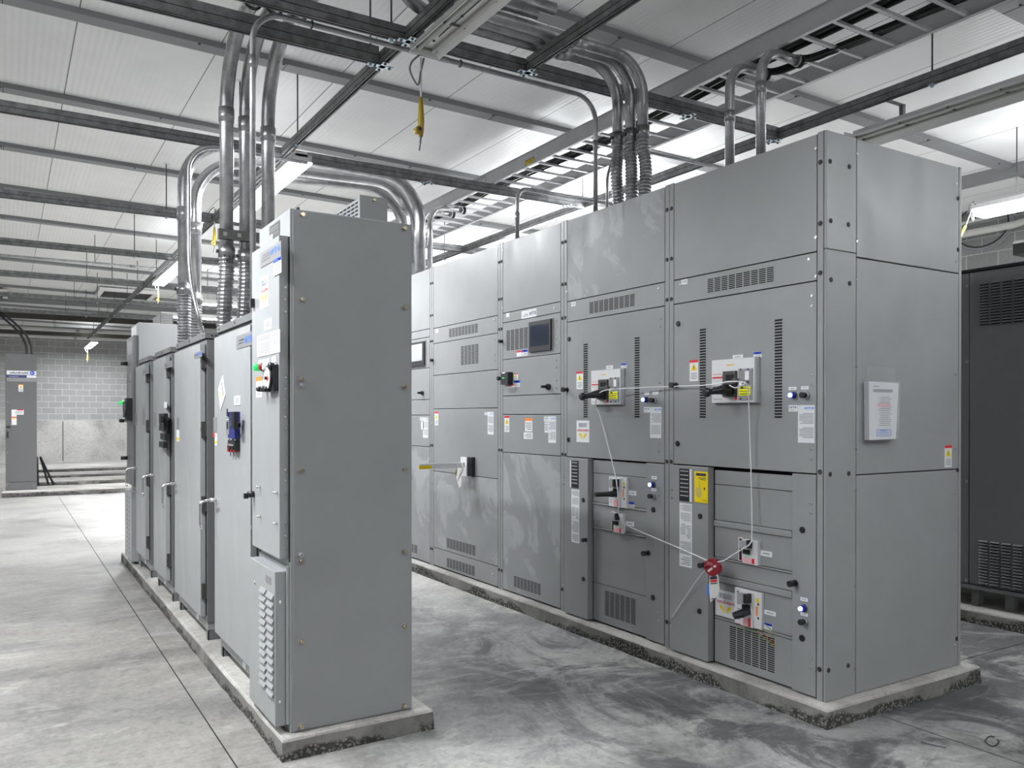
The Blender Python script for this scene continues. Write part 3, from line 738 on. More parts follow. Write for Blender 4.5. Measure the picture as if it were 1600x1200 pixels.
screws(FS, A, [S.uv(x, y) for x, y in ((1267.7, 786.7), (1267.7, 802), (1266.7, 1027), (1266.7, 1043))])
knob(FS, A, *S.uv(1100, 806), r=0.016, d=0.03, name='door_latch'); knob(FS, A, *S.uv(1099, 954), r=0.016, d=0.03, name='door_latch'); knob(FS, A, *S.uv(1106, 882), r=0.016, out=0.04, d=0.03)
knob(FS, A, *S.uv(1254, 828), r=0.017, name='door_latch'); knob(FS, A, *S.uv(1243, 911), r=0.017, out=0.05); knob(FS, A, *S.uv(1253.5, 997), r=0.017, name='door_latch')
SD = Pl('x', XS-0.03); FD = SD.fr
def meter_strip(t, pl, x0, x1, xw, yt, yb, side=1):
    fr = pl.fr; r = pl.rect(x0, x1, yt, yb); m = MB(); m.fbox(fr, r[0], r[1], r[2], r[3], 0, 0.003, 'black')
    n = 7; H = r[3]-r[2]
    for i in range(n):
        v = r[3]-H*(i+0.55)/(n+0.9)
        for j in range(5): m.quad([fr(r[0]+(r[1]-r[0])*(0.12+0.16*j), v-0.003, 0.0035), fr(r[0]+(r[1]-r[0])*(0.22+0.16*j), v-0.003, 0.0035), fr(r[0]+(r[1]-r[0])*(0.22+0.16*j), v+0.003, 0.0035), fr(r[0]+(r[1]-r[0])*(0.12+0.16*j), v+0.003, 0.0035)], 'white_label')
    a, c = sorted((pl.u(x1 if side > 0 else x0), pl.u(xw)))
    m.fbox(fr, a, c, r[2], r[3], 0, 0.003, 'white_label')
    m.build('circuit_directory', t)
def schematic(t, pl, x0, x1, yt, yb):
    sticker(pl.fr, t, pl.rect(x0, x1, yt, yb), 'wiring_sheet', 'paper',
            lines=((0.06, 0.94, 0.88, 0.98, 5, 'print_grey'), (0.1, 0.9, 0.72, 0.85, 6, 'print_grey'), (0.06, 0.5, 0.5, 0.68, 8, 'print_grey'), (0.55, 0.9, 0.45, 0.66, 7, 'print_grey'), (0.06, 0.94, 0.2, 0.4, 9, 'print_grey'), (0.1, 0.9, 0.03, 0.16, 4, 'print_grey')))
meter_strip(A, SD, 1062, 1078, 1081.3, 732.5, 783)
schematic(A, SD, 1062, 1081.5, 786.5, 886)
r = SD.rect(1085.8, 1106.5, 737, 785.5)
sticker(FD, A, r, 'manual_card', 'label_yellow', bands=((0.12, 0.88, 0.86, 0.95, 'ink'), (0.4, 0.43, 0.5, 0.68, 'print_grey'), (0.72, 0.82, 0.42, 0.5, 'ink')), th=0.004,
        lines=((0.3, 0.9, 0.72, 0.82, 2, 'ink'), (0.12, 0.55, 0.16, 0.48, 7, 'print_grey')), texts=((0.78, 0.08, 0.035, 0.26, 'E·T·N', 'ink', 0.03),), label='yellow instruction card')
def mccb(t, pl, x0, x1, yt, yb, lever='side', big=True):
    fr = pl.fr; u0, u1, v0, v1 = pl.rect(x0, x1, yt, yb); W = u1-u0; H = v1-v0
    m = MB(); q = lambda a, b_, c, e, d0, d1, mat: m.fbox(fr, u0+W*a, u0+W*b_, v0+H*c, v0+H*e, d0, d1, mat)
    if big:
        q(0, 1, 0, 1, 0, 0.02, 'breaker_face'); q(0.3, 0.72, 0, 0.97, 0.02, 0.035, 'breaker_face')
        q(0.34, 0.64, 0.66, 0.92, 0.035, 0.075, 'breaker_grey'); q(0.6, 0.7, 0.7, 0.95, 0.035, 0.08, 'black'); q(0.36, 0.66, 0.36, 0.62, 0.035, 0.04, 'gap')
        q(0.38, 0.62, 0.02, 0.24, 0.035, 0.037, 'label_pink'); q(0.6, 0.67, 0.02, 0.26, 0.037, 0.039, 'label_red')
        q(0.8, 0.86, 0.35, 0.62, 0.02, 0.022, 'label_orange'); q(0.82, 0.9, 0.72, 0.85, 0.02, 0.022, 'label_yellow')
        for a in (0.08, 0.14):
            for c in (0.12, 0.2, 0.3, 0.42, 0.55, 0.66, 0.78): q(a, a+0.06, c, c+0.018, 0.02, 0.021, 'ink')
        m.disc(fr, u0+W*0.12, v0+H*0.9, 0.008, 0.02, 0.023, 'nameplate', 10)
        for c in (0.3, 0.68): m.disc(fr, u0+W*0.88, v0+H*c, 0.006, 0.02, 0.023, 'black', 10)
        o = m.build('circuit_breaker', t, bevel=0.001)
    else:
        q(0, 0.22, 0.02, 0.98, 0, 0.008, 'breaker_face'); q(0.05, 0.17, 0.06, 0.94, 0.008, 0.01, 'maroon'); q(0.07, 0.15, 0.08, 0.92, 0.01, 0.011, 'gap')
        q(0.3, 1, 0, 0.95, 0, 0.025, 'breaker_face'); q(0.32, 0.74, 0.6, 0.92, 0.025, 0.055, 'breaker_grey'); q(0.68, 0.76, 0.66, 0.98, 0.025, 0.06, 'black')
        q(0.34, 0.66, 0.38, 0.56, 0.025, 0.032, 'gap'); q(0.32, 0.7, 0.02, 0.24, 0.025, 0.026, 'label_pink'); q(0.74, 0.86, 0.03, 0.24, 0.025, 0.027, 'label_red')
        q(0.42, 0.48, 0.3, 0.33, 0.025, 0.027, 'green_lens'); q(0.7, 0.76, 0.3, 0.33, 0.025, 0.027, 'green_lens')
        o = m.build('circuit_breaker', t, bevel=0.001)
    if lever:
        cu, cv = u0+W*0.5, v0+H*(0.45 if lever != 'down' else 0.4)
        m = MB()
        if lever == 'down': P = [fr(cu+0.02, cv+0.01, 0.04), fr(cu+0.008, cv, 0.08), fr(cu-0.012, cv-0.012, 0.12)]; R = [0.02, 0.025, 0.02]
        else: P = [fr(cu+0.01, cv, 0.03), fr(cu, cv, 0.06), fr(cu-0.004, cv, 0.1), fr(cu-0.012, cv+0.001, 0.2)]; R = [0.022, 0.022, 0.017, 0.015]
        m.tube(P, lambda i: R[i], 'black', 8, smooth=False)
        m.build('breaker_lever', o)
    return o
mccb(A, SC1, 1155.5, 1189, 841, 880, None, False)
nametag(FC, A, SC1.rect(1189, 1207, 861, 869.5))
mccb(A, SC1, 1152.5, 1194.5, 922, 978, 'down')
nametag(FC, A, SC1.rect(1195, 1213, 954.5, 961.5)); bluelabel(FC, A, SC1.rect(1195, 1207, 974, 984.5))
energized(FC, A, (SC1.u(1119), SC1.u(1150), SC1.z((1119, 960), (1150, 968)), SC1.z((1119, 921), (1150, 926))))
nametag(FS, A, S.rect(1251.5, 1263, 934, 939.5)); nametag(FS, A, S.rect(1251.5, 1263, 957.5, 962.5))
pilot_light(FS, A, *S.uv(1257, 950)); push_button(FS, A, *S.uv(1258, 971))

# ---- end wall of section A (towards the camera)
EY = 2.706
E_ = Pl('y', EY); FE = E_.fr
m = MB(); m.box(XS+0.001, 4.72, EY-0.001, EY+0.001, ZB, ZTOP, 'gap'); m.build('end_backing', A)
ux = E_.u(1334.5)
panel(FE, A, (XS, ux-0.004, ZB, ZSEAM-0.001), 'end_post', 'paint', 0.001, 0.014, 0.004)
panel(FE, A, (XS, ux-0.004, ZSEAM+0.001, ZTOP), 'end_post', 'paint', 0.001, 0.014, 0.004)
zE1 = E_.z((1335, 400), (1494, 430.5)); zE2 = E_.z((1335, 740), (1494, 734.5))
for a, c in ((ZTOP-0.002, zE1), (zE1, zE2), (zE2, ZB)):
    panel(FE, A, (ux, 4.69, min(a, c)+0.003, max(a, c)-0.003), 'end_panel', 'paint', 0.001, 0.014, 0.003)
panel(FE, A, (4.694, 4.72, ZB, ZTOP), 'end_post', 'paint', 0.001, 0.014, 0.002)
E2 = Pl('y', EY-0.014); FE2 = E2.fr
plugs(FE2, A, [E2.uv(x, y) for x, y in ((1297, 252), (1327, 260.5), (1298, 345), (1325.5, 351), (1298.5, 437), (1327.5, 443), (1297, 741), (1326, 740), (1294.5, 1047.5), (1325, 1040), (1497, 310), (1497, 390), (1496, 734.5), (1494.5, 998))], 0.0125)
screws(FE2, A, [E2.uv(x, y) for x, y in ((1339, 241), (1338.5, 377), (1338.5, 437), (1337.5, 573), (1337, 702), (1337, 765), (1336, 916), (1335, 1045), (1494, 287), (1493, 409), (1492, 585), (1492, 702), (1491.5, 770), (1491, 1007))], 0.006)
danger(FE2, A, E2.rect(1476, 1487, 696, 730))
plugs(FS, A, [(U(A0+0.02), z) for z in PLUGZ])
plugs(FS, A, [(U(A1-0.02), z) for z in PLUGZ])

# ---- second section ("B")
B0, B1 = 3.838, 4.971
Bt = section(B0, B1, 'switchgear section with smeared top panel, grey lever breaker and no yellow card')
zb1 = S.z((885, 471), (1038, 441.5)); zb2 = S.z((885, 503.5), (1038, 478.5)); zb3 = S.z((884, 713.5), (1036, 724))
seam_panels(Bt, B0, B1, [ZTOP-0.004, zb1, zb2, zb3], mats=['paint_dusty', 'paint', 'paint'], names=['top_panel', 'vent_panel', 'breaker_door'])
grille(FS, Bt, (S.u(920.5), S.u(992.2), S.z((920.5, 490.5), (992, 478)), S.z((920.5, 472), (992, 459))), 9, 8)
for xa, xb, ya, yb in ((911.7, 918.6, 536.5, 653), (991.5, 999.5, 526.5, 653)):
    grille(FS, Bt, S.rect(xa, xb, ya, yb), 1, 33, 'vent_slots', gapu=0.04, gapv=0.36)
knob(FS, Bt, *S.uv(889.5, 530), r=0.017, name='door_latch'); knob(FS, Bt, *S.uv(888.5, 687), r=0.017, name='door_latch'); knob(FS, Bt, *S.uv(886.5, 609), r=0.018, out=0.05)
screws(FS, Bt, [S.uv(x, y) for x, y in ((1032, 498), (1032, 510.5), (1031, 598.5), (1031, 611), (1030.5, 692.5), (1030.5, 705), (1029, 451), (1036.8, 473), (886, 455.5), (886, 498))])
danger(FS, Bt, S.rect(901, 911, 580.5, 608)); energized(FS, Bt, S.rect(901, 921, 657, 691))
nametag(FS, Bt, S.rect(947.5, 958, 571, 576.5)); bluelabel(FS, Bt, S.rect(970.5, 979, 568, 575))
sticker(FS, Bt, S.rect(892.5, 899.5, 472, 478.5), 'serial_label', lines=((0.1, 0.9, 0.3, 0.8, 2, 'print_grey'),))
big_breaker(Bt, 930, 976.5, 578, 632)
nametag(FS, Bt, S.rect(1007.5, 1014.5, 612.5, 617)); nametag(FS, Bt, S.rect(1020, 1028.5, 612, 616.5))
pilot_light(FS, Bt, *S.uv(1010.5, 624.5)); push_button(FS, Bt, *S.uv(1023, 625.5))
eaton_sheet(FS, Bt, S.rect(1016, 1033.5, 636, 684.5), S.rect(1006.3, 1015.8, 636, 644.5))
zBt = zb3-0.004
uL1 = S.u(923.6)
panel(FS, Bt, (U(B1-0.04)+0.003, uL1, ZB+0.01, zBt), 'side_door', d0=-0.02, d1=0.03, bevel=0.003)
uC0, uC1 = uL1+0.012, S.u(1009)
panel(FS, Bt, (uC1+0.004, U(B0+0.04)-0.004, ZB+0.01, zBt), 'side_door', bevel=0.002)
LZ2 = lambda a, b_: S.z((929, a), (1009, b_))
zB = [LZ2(719, 723.5), LZ2(739.5, 746.8), LZ2(785.5, 795.5), LZ2(789, 799), LZ2(823.5, 837.5), LZ2(826, 840.5), LZ2(910.5, 932.8), ZB+0.012]
comp(Bt, uC0, uC1, zB, 'pprprpp')
grille(FC, Bt, (SC1.u(945), SC1.u(994), SC1.z((945, 962), (994, 976.5)), SC1.z((945, 922.5), (994, 936))), 6, 17)
screws(FS, Bt, [S.uv(x, y) for x, y in ((886, 745), (886, 756.5), (885, 913.5), (885, 925))], d=0.03)
screws(FS, Bt, [S.uv(x, y) for x, y in ((1030.5, 761), (1030, 774), (1029, 957), (1029, 969.5))])
knob(FS, Bt, *S.uv(917, 781), r=0.016, d=0.03, name='door_latch'); knob(FS, Bt, *S.uv(917, 904), r=0.016, d=0.03, name='door_latch'); knob(FS, Bt, *S.uv(921, 843), r=0.015, out=0.035, d=0.03)
knob(FS, Bt, *S.uv(1021, 796.5), r=0.017, name='door_latch'); knob(FS, Bt, *S.uv(1013, 864), r=0.017, out=0.05); knob(FS, Bt, *S.uv(1020.5, 933.5), r=0.017, name='door_latch')
meter_strip(Bt, SD, 893, 904, 891.2, 720, 762, -1); schematic(Bt, SD, 893, 905.5, 765, 848)
mccb(Bt, SC1, 955, 982.5, 745.5, 792, 'side'); mccb(Bt, SC1, 957, 978, 800, 832, None, False)
nametag(FC, Bt, SC1.rect(983, 994.5, 767, 774)); bluelabel(FC, Bt, SC1.rect(983, 991.5, 784.5, 793)); nametag(FC, Bt, SC1.rect(979, 991, 815, 822))
nametag(FS, Bt, S.rect(1018.5, 1026.5, 744, 749)); nametag(FS, Bt, S.rect(1018.5, 1026, 763, 767.5))
pilot_light(FS, Bt, *S.uv(1021, 757)); push_button(FS, Bt, *S.uv(1021, 775))
plugs(FS, Bt, [(U(B0+0.02), z) for z in PLUGZ]); plugs(FS, Bt, [(U(B1-0.02), z) for z in PLUGZ])

# ---- third section ("C") with the dark touch screen
C0, C1 = 4.971, 5.886
Ct = section(C0, C1, 'switchgear section with dark touch screen and green relay')
zc = [ZTOP-0.004, S.z((785, 492), (873, 469.5)), S.z((785, 504), (873, 489.5)), S.z((785, 562), (873, 553)), S.z((785, 617.5), (873, 617)), S.z((785, 647.5), (873, 647.5)), S.z((785, 706), (873, 713)), ZB+0.01]
seam_panels(Ct, C0, C1, zc, mats=['paint', 'paint', 'paint', 'paint', 'paint', 'paint', 'paint_dusty'], names=['top_panel', 'name_panel', 'screen_panel', 'relay_door', 'blank_panel', 'breaker_door', 'bottom_panel'])
sticker(FS, Ct, S.rect(815, 838.5, 484, 496.5), 'brand_label', texts=((0.75, 0.5, 0.45, 0.4, 'E·T·N', 'navy_ink', 0.03),), lines=((0.1, 0.45, 0.2, 0.6, 2, 'print_grey'),))
sticker(FS, Ct, S.rect(791, 796, 489, 495.5), 'serial_label')
grille(FS, Ct, (S.u(791), S.u(825.5), S.z((791, 549), (825.5, 543)), S.z((791, 516.5), (825.5, 511))), 5, 14)
r = (S.u(829), S.u(863), S.z((829, 550.5), (863, 547)), S.z((829, 503), (863, 499)))
m = MB(); m.fbox(FS, r[0]-0.004, r[1]+0.012, r[2]-0.006, r[3]+0.006, 0, 0.004, 'nameplate'); m.fbox(FS, r[0], r[1], r[2], r[3], 0.004, 0.018, 'black')
m.fbox(FS, r[0]+0.02, r[1]-0.02, r[2]+0.04, r[3]-0.03, 0.018, 0.0185, 'screen'); o = m.build('touch_screen', Ct, bevel=0.002); o['label'] = 'dark touch screen'
m = MB(); ru = S.rect(790.5, 801.5, 582, 601)
m.fbox(FS, ru[0], ru[1], ru[2], ru[3], 0, 0.05, 'black'); m.fbox(FS, ru[0]+0.02, ru[0]+0.07, ru[2]+0.09, ru[2]+0.1, 0.05, 0.051, 'white_plastic'); m.fbox(FS, ru[0]+0.02, ru[0]+0.06, ru[2]+0.05, ru[2]+0.058, 0.05, 0.051, 'green_lens'); m.build('protection_relay', Ct, bevel=0.003)
danger(FS, Ct, S.rect(803, 809.5, 584, 594), ); bluelabel(FS, Ct, S.rect(803.5, 812.5, 594.5, 604.5)); sticker(FS, Ct, S.rect(792, 803.5, 600, 606), 'warning_label', bands=((0, 1, 0.6, 1, 'label_red'),))
bluelabel(FS, Ct, S.rect(816, 824.5, 546.5, 556)); sticker(FS, Ct, S.rect(807.5, 815.5, 548, 557), 'warning_label', bands=((0, 1, 0.7, 1, 'label_red'),))
m = MB(); uu, vv = S.uv(858, 604.5); m.disc(FS, uu, vv, 0.024, 0, 0.02, 'black', 16); m.fbox(FS, uu-0.012, uu+0.012, vv-0.01, vv+0.01, 0.02, 0.07, 'black'); m.build('selector_handle', Ct)
knob(FS, Ct, *S.uv(784.5, 533.5), r=0.016, out=0.035); knob(FS, Ct, *S.uv(784.5, 591.5), r=0.018, out=0.045)
screws(FS, Ct, [S.uv(x, y) for x, y in ((870, 500.5), (870, 510.5), (870, 527), (870, 537), (869.5, 563.5), (869.5, 574), (869.5, 595), (869.5, 606), (867, 481), (786, 482), (869, 345), (786, 391))])
danger(FS, Ct, S.rect(788.5, 796, 650, 675)); eaton_sheet(FS, Ct, S.rect(857, 869, 650.5, 692), S.rect(850, 856.8, 651, 659))
sticker(FS, Ct, S.rect(820.5, 831.8, 653.5, 674), 'warning_label', bands=((0, 1, 0.8, 1, 'label_orange'),), lines=((0.1, 0.9, 0.1, 0.7, 4, 'print_grey'),))
sticker(FS, Ct, S.rect(818.5, 832.5, 675.5, 686), 'notice_label', lines=((0.1, 0.9, 0.15, 0.85, 3, 'print_grey'),))
sticker(FS, Ct, S.rect(851, 857, 660, 676), 'notice_label', lines=((0.1, 0.9, 0.2, 0.9, 4, 'print_grey'),))
grille(FS, Ct, (S.u(802.7), S.u(845.3), S.z((802.7, 917), (845.3, 930)), S.z((802.7, 900), (845.3, 911.5))), 8, 9)
plugs(FS, Ct, [(U(C0+0.02), z) for z in PLUGZ]); plugs(FS, Ct, [(U(C1-0.02), z) for z in PLUGZ])

# ---- fourth section ("D") with the long operating handle
D0, D1 = 5.886, 7.185
Dt = section(D0, D1, 'switchgear section with long racking lever and hanging paper tag')
zd = [ZTOP-0.004, S.z((677, 513.5), (776, 493)), S.z((677, 537), (776, 521)), S.z((677, 586.5), (776, 578)), S.z((677, 638), (776, 638.5)), S.z((676, 736), (775, 747.5)), S.z((675, 859), (774, 878.5)), ZB+0.01]
seam_panels(Dt, D0, D1, zd, mats=['paint', 'paint', 'paint', 'paint', 'paint', 'paint_dusty', 'paint'], names=['top_panel', 'vent_panel', 'louvre_door', 'blank_panel', 'breaker_door', 'lower_panel', 'kick_panel'])
grille(FS, Dt, (S.u(701.5), S.u(747), S.z((701.5, 528), (747, 519)), S.z((701.5, 514), (747, 505))), 9, 8)
grille(FS, Dt, (S.u(720), S.u(748), S.z((720, 571.5), (748, 567)), S.z((720, 541), (748, 537))), 5, 14)
grille(FS, Dt, (S.u(698), S.u(743), S.z((698, 856), (743, 868)), S.z((698, 841), (743, 852))), 9, 9)
grille(FS, Dt, (S.u(698), S.u(742), S.z((698, 886), (742, 900)), S.z((698, 871.5), (742, 884.5))), 9, 9)
danger(FS, Dt, S.rect(679.5, 685, 643.5, 664.5)); sticker(FS, Dt, S.rect(681, 685, 514, 520), 'serial_label')
eaton_sheet(FS, Dt, S.rect(762, 771.5, 643.5, 679), S.rect(757, 761.8, 644, 648.5))
knob(FS, Dt, *S.uv(676.5, 563), r=0.016, out=0.03)
screws(FS, Dt, [S.uv(x, y) for x, y in ((773, 530.5), (773, 540), (773, 554), (773, 563), (772, 500), (682, 517), (676, 756), (675.5, 662), (676, 822), (677, 862), (771, 874), (679, 877), (770, 897))])
m = MB(); ru = S.rect(729.5, 746, 714, 744)
m.fbox(FS, ru[0]+0.07, ru[1]-0.04, ru[2], ru[3], 0, 0.035, 'black'); m.fbox(FS, ru[0], ru[0]+0.11, ru[3]-0.17, ru[3], 0.06, 0.065, 'white_label'); m.build('breaker_operator', Dt, bevel=0.006)
m = MB(); pa = FS(S.u(740), S.uv(740, 726)[1], 0.09); pb = FS(S.u(741)-0.02, pa.z+0.01, 0.53)
m.box(pb.x, pa.x, pa.y-0.006, pa.y+0.006, pa.z-0.022, pa.z+0.022, 'aluminium_rung'); m.box(pb.x-0.001, pb.x+0.12, pa.y-0.007, pa.y+0.007, pa.z-0.023, pa.z+0.008, 'label_yellow'); o = m.build('racking_lever', Dt, bevel=0.003); o['label'] = 'long bare metal lever with yellow tip'
plugs(FS, Dt, [(U(D0+0.02), z) for z in PLUGZ]); plugs(FS, Dt, [(U(D1-0.02), z) for z in PLUGZ])
# paper tag and padlock on that lever
m = MB(); tu, tv = S.uv(738, 730)
P = [(-0.055, -0.02), (-0.03, 0.05), (0.05, 0.06), (0.075, 0.0), (0.03, -0.09), (0.02, -0.17), (-0.02, -0.2), (-0.06, -0.14), (-0.08, -0.1)]
m.poly(frx(XS-0.12), [(tu+a*0.9, tv+b_*0.9) for a, b_ in P], 0, 'tag_white', 0.002)
for i in range(5): m.quad([frx(XS-0.12)(tu-0.05+i*0.014, tv-0.12+i*0.012, 0.003), frx(XS-0.12)(tu+0.0+i*0.012, tv-0.05+i*0.012, 0.003), frx(XS-0.12)(tu+0.004+i*0.012, tv-0.054+i*0.012, 0.003), frx(XS-0.12)(tu-0.046+i*0.014, tv-0.124+i*0.012, 0.003)], 'print_grey')
tag(m.build('paper_tag'), 'crumpled white tag hanging from the long racking lever', 'tag')
m = MB(); pu, pv = S.uv(723, 738); fr = frx(XS-0.06)
m.fbox(fr, pu-0.014, pu+0.014, pv-0.03, pv+0.012, -0.01, 0.01, 'brass'); m.tube(pathr([fr(pu-0.008, pv+0.01, 0), fr(pu-0.008, pv+0.035, 0), fr(pu+0.008, pv+0.035, 0), fr(pu+0.008, pv+0.01, 0)], 0.008), 0.003, 'chrome', 6)
m.tube([fr(pu, pv+0.032, 0), fr(pu+0.1, pv+0.03, 0)], 0.003, 'chrome', 6)
tag(m.build('padlock', bevel=0.002), 'small brass padlock below the long racking lever', 'padlock')

# ---- fifth section ("E"), half hidden
E0, E1 = 7.185, 8.45
Et = section(E0, E1, 'switchgear section with pale film over its screen, beside the starter cabinet')
ze = [ZTOP-0.004, S.z((645, 518.5), (671, 514)), S.z((645, 530), (671, 527.5)), S.z((645, 577), (671, 575)), S.z((645, 625), (671, 624)), S.z((645, 648.5), (671, 648.5)), S.z((645, 696), (671, 698.5)), ZB+0.01]
seam_panels(Et, E0, E1, ze, mats=['paint', 'paint', 'paint', 'paint', 'paint', 'paint', 'paint_dusty'], names=['top_panel', 'name_panel', 'screen_panel', 'relay_door', 'blank_panel', 'breaker_door', 'bottom_panel'])
r = (S.u(634), S.u(665), S.z((645, 573), (665, 571)), S.z((645, 536), (665, 533.5)))
m = MB(); m.fbox(FS, r[0]-0.01, r[1]+0.012, r[2]-0.01, r[3]+0.01, 0, 0.006, 'nameplate'); m.fbox(FS, r[0], r[1], r[2], r[3], 0.006, 0.018, 'black'); m.fbox(FS, r[0]+0.02, r[1]-0.04, r[2]+0.05, r[3]-0.02, 0.018, 0.019, 'screen_film'); m.build('touch_screen', Et, bevel=0.002)
m = MB(); uu, vv = S.uv(661, 614); m.disc(FS, uu, vv, 0.02, 0, 0.02, 'black', 14); m.fbox(FS, uu-0.01, uu+0.01, vv-0.01, vv+0.01, 0.02, 0.06, 'black'); m.build('selector_handle', Et)
eaton_sheet(FS, Et, S.rect(661, 669, 652.5, 684), S.rect(656, 660.8, 652, 657)); sticker(FS, Et, S.rect(658, 662, 658, 671), 'notice_label')
grille(FS, Et, (S.u(630), S.u(652.5), S.z((645, 863.5), (652.5, 865)), S.z((645, 850.5), (652.5, 852))), 4, 9)
plugs(FS, Et, [(U(E0+0.02), z) for z in PLUGZ]); plugs(FS, Et, [(U(E1-0.02), z) for z in PLUGZ])

# ---- document pouch taped to the end wall
u0, u1, v0, v1 = E2.rect(1347, 1397, 573, 688); W = u1-u0; H = v1-v0
t = thing('document_pouch', (u0+W/2, EY-0.02, v0), 'clear plastic pouch of white papers taped to the switchgear end wall', 'document pouch')
m = MB(); th = 0.03
m.prism([FE2(u0+W*0.05, v0+H*0.01, 0.003), FE2(u0+W*0.88, v0+H*0.015, 0.003), FE2(u0+W*0.97, v0+H*0.78, 0.003), FE2(u0+W*0.03, v0+H*0.79, 0.003)], (0, -th, 0), 'paper')
fp = lambda a, c, d: FE2(u0+W*(0.05+0.9*a), v0+H*(0.02+0.76*c), th+d)
for a, b_, c, e, mt in ((0.12, 0.8, 0.83, 0.885, 'breaker_grey'), (0.12, 0.32, 0.925, 0.94, 'print_grey'), (0.26, 0.68, 0.575, 0.63, 'label_pink')):
    m.quad([fp(a, c, 0.0045), fp(b_, c, 0.0045), fp(b_, e, 0.0045), fp(a, e, 0.0045)], mt)
rnd = random.Random(3)
for i in range(16):
    c = 0.24+i*0.033; a = rnd.choice((0.3, 0.33, 0.36)); b_ = rnd.choice((0.7, 0.76, 0.74))
    m.quad([fp(a, c, 0.004), fp(b_, c, 0.004), fp(b_, c+0.01, 0.004), fp(a, c+0.01, 0.004)], 'print_grey')
for a, b_, c, e in ((0.24, 0.74, 0.05, 0.058), (0.24, 0.74, 0.16, 0.168), (0.24, 0.255, 0.05, 0.168), (0.725, 0.74, 0.05, 0.168), (0.36, 0.6, 0.14, 0.15), (0.3, 0.66, 0.11, 0.12), (0.3, 0.66, 0.085, 0.092)):
    m.quad([fp(a, c, 0.0045), fp(b_, c, 0.0045), fp(b_, e, 0.0045), fp(a, e, 0.0045)], 'logo_blue')
m.build('folded_papers', t, bevel=0.002)
m = MB(); m.quad([FE2(u0, v0, 0.006), FE2(u0+W*0.92, v0+H*0.01, 0.006), FE2(u1, v1-H*0.01, 0.008), FE2(u0+W*0.1, v1, 0.008)], 'film'); m.prism([FE2(u0, v0, 0.001), FE2(u0+W*0.92, v0+H*0.01, 0.001), FE2(u0+W*0.99, v0+H*0.8, 0.001), FE2(u0+W*0.02, v0+H*0.8, 0.001)], (0, -th-0.009, 0), 'film'); m.build('plastic_sleeve', t)

# ---- lockout cable looped through the breakers, red hasp with tag and blue padlock
t = thing('lockout_station', (XS-0.1, -S.u(1118), 0.8), 'white lockout cable looped through breakers, with red hasp, danger tag and blue padlock', 'lockout cable')
def cp(x, y, off):
    u, v = Pl('x', XS-off).uv(x, y); return frx(XS)(u, v, off)
def smooth(pts, n=6):
    P = [Vector(p) for p in pts]; out = []
    for i in range(len(P)-1):
        p0 = P[max(i-1, 0)]; p1 = P[i]; p2 = P[i+1]; p3 = P[min(i+2, len(P)-1)]
        for k in range(n):
            f = k/n; out.append(0.5*((2*p1)+(p2-p0)*f+(2*p0-5*p1+4*p2-p3)*f*f+(3*p1-p0-3*p2+p3)*f**3))
    out.append(P[-1]); return out
m = MB()
m.tube(smooth([cp(1108, 877, .1), cp(1060, 856, .05), cp(990, 826, .035), cp(976, 818, .06), cp(967, 803, .07), cp(966, 780, .08), cp(962, 745, .07), cp(951, 700, .03), cp(938, 650, .03), cp(931, 634, .05), cp(934, 618, .09), cp(945, 610, .11), cp(975, 607, .08), cp(1050, 604, .035), cp(1105, 601.5, .05), cp(1140, 596.5, .1), cp(1160, 597, .11), cp(1168, 606, .1), cp(1171, 660, .05), cp(1174, 760, .04), cp(1175, 830, .05), cp(1173, 848, .06), cp(1160, 858, .07), cp(1131, 876, .1)]), 0.0038, 'cable_white', 8)
m.tube(smooth([cp(1132, 876, .1), cp(1112, 882, .12), cp(1098, 896, .09), cp(1080, 920, .06), cp(1060, 950, .05), cp(1050, 965, .045)]), 0.0038, 'cable_white', 8)
m.tube(smooth([cp(1140, 602, .11), cp(1150, 606, .13), cp(1165, 599, .12)]), 0.0035, 'cable_white', 8)
m.build('steel_cable', t)
m = MB(); c0 = cp(1117, 886, .1)
def hp(a, b_, d=0): return c0+Vector((-d, -a, b_))
R_ = [(math.cos(q)*0.055*(1.05 if abs(math.sin(q)) < .7 else .9), math.sin(q)*0.05) for q in [i*math.pi/8 for i in range(16)]]
m.prism([hp(a, b_, 0.0) for a, b_ in R_], (-0.03, 0, 0), 'maroon')
m.quad([hp(-.028, -.02, .031), hp(-.02, -.03, .031), hp(.042, .012, .031), hp(.034, .022, .031)], 'tag_white')
m.tube([hp(-.01+.04*math.cos(q), .02*math.sin(q)-.01, .033) for q in [i*math.pi/10+0.4 for i in range(9)]], 0.005, 'maroon', 6)
m.text(lambda u, v, d: hp(u, v, .031), -0.01, 0.022, 0, 0.012, 'LOCK', 'tag_white', width=0.045, mirror=True)
m.build('lock_hasp', t, bevel=0.003)
m = MB(); P = [(-.03, -.04), (.03, -.02), (.045, -.11), (.03, -.155), (-.025, -.2), (-.035, -.12)]
P = [(a+.012, b_) for a, b_ in P]
m.prism([hp(a, b_, .02) for a, b_ in P], (-.002, 0, 0), 'tag_white')
def tq(x0, x1, y0, y1, mt, sk=.25): m.quad([hp(x0, y0+sk*(x0), .0235), hp(x1, y0+sk*x1, .0235), hp(x1, y1+sk*x1, .0235), hp(x0, y1+sk*x0, .0235)], mt)
tq(-.014, .04, -.068, -.052, 'ink'); tq(-.012, .04, -.083, -.071, 'label_red'); tq(-.01, .04, -.094, -.088, 'ink'); tq(-.005, .035, -.18, -.175, 'ink')
m.build('danger_tag', t)
m = MB(); m.box(c0.x-.015, c0.x+.01, c0.y-.0+.012, c0.y+.045, c0.z-.165, c0.z-.105, 'blue_fabric'); m.tube(pathr([c0+Vector((0, .02, -.105)), c0+Vector((0, .02, -.05)), c0+Vector((0, .038, -.05)), c0+Vector((0, .038, -.105))], .01), .003, 'chrome', 6)
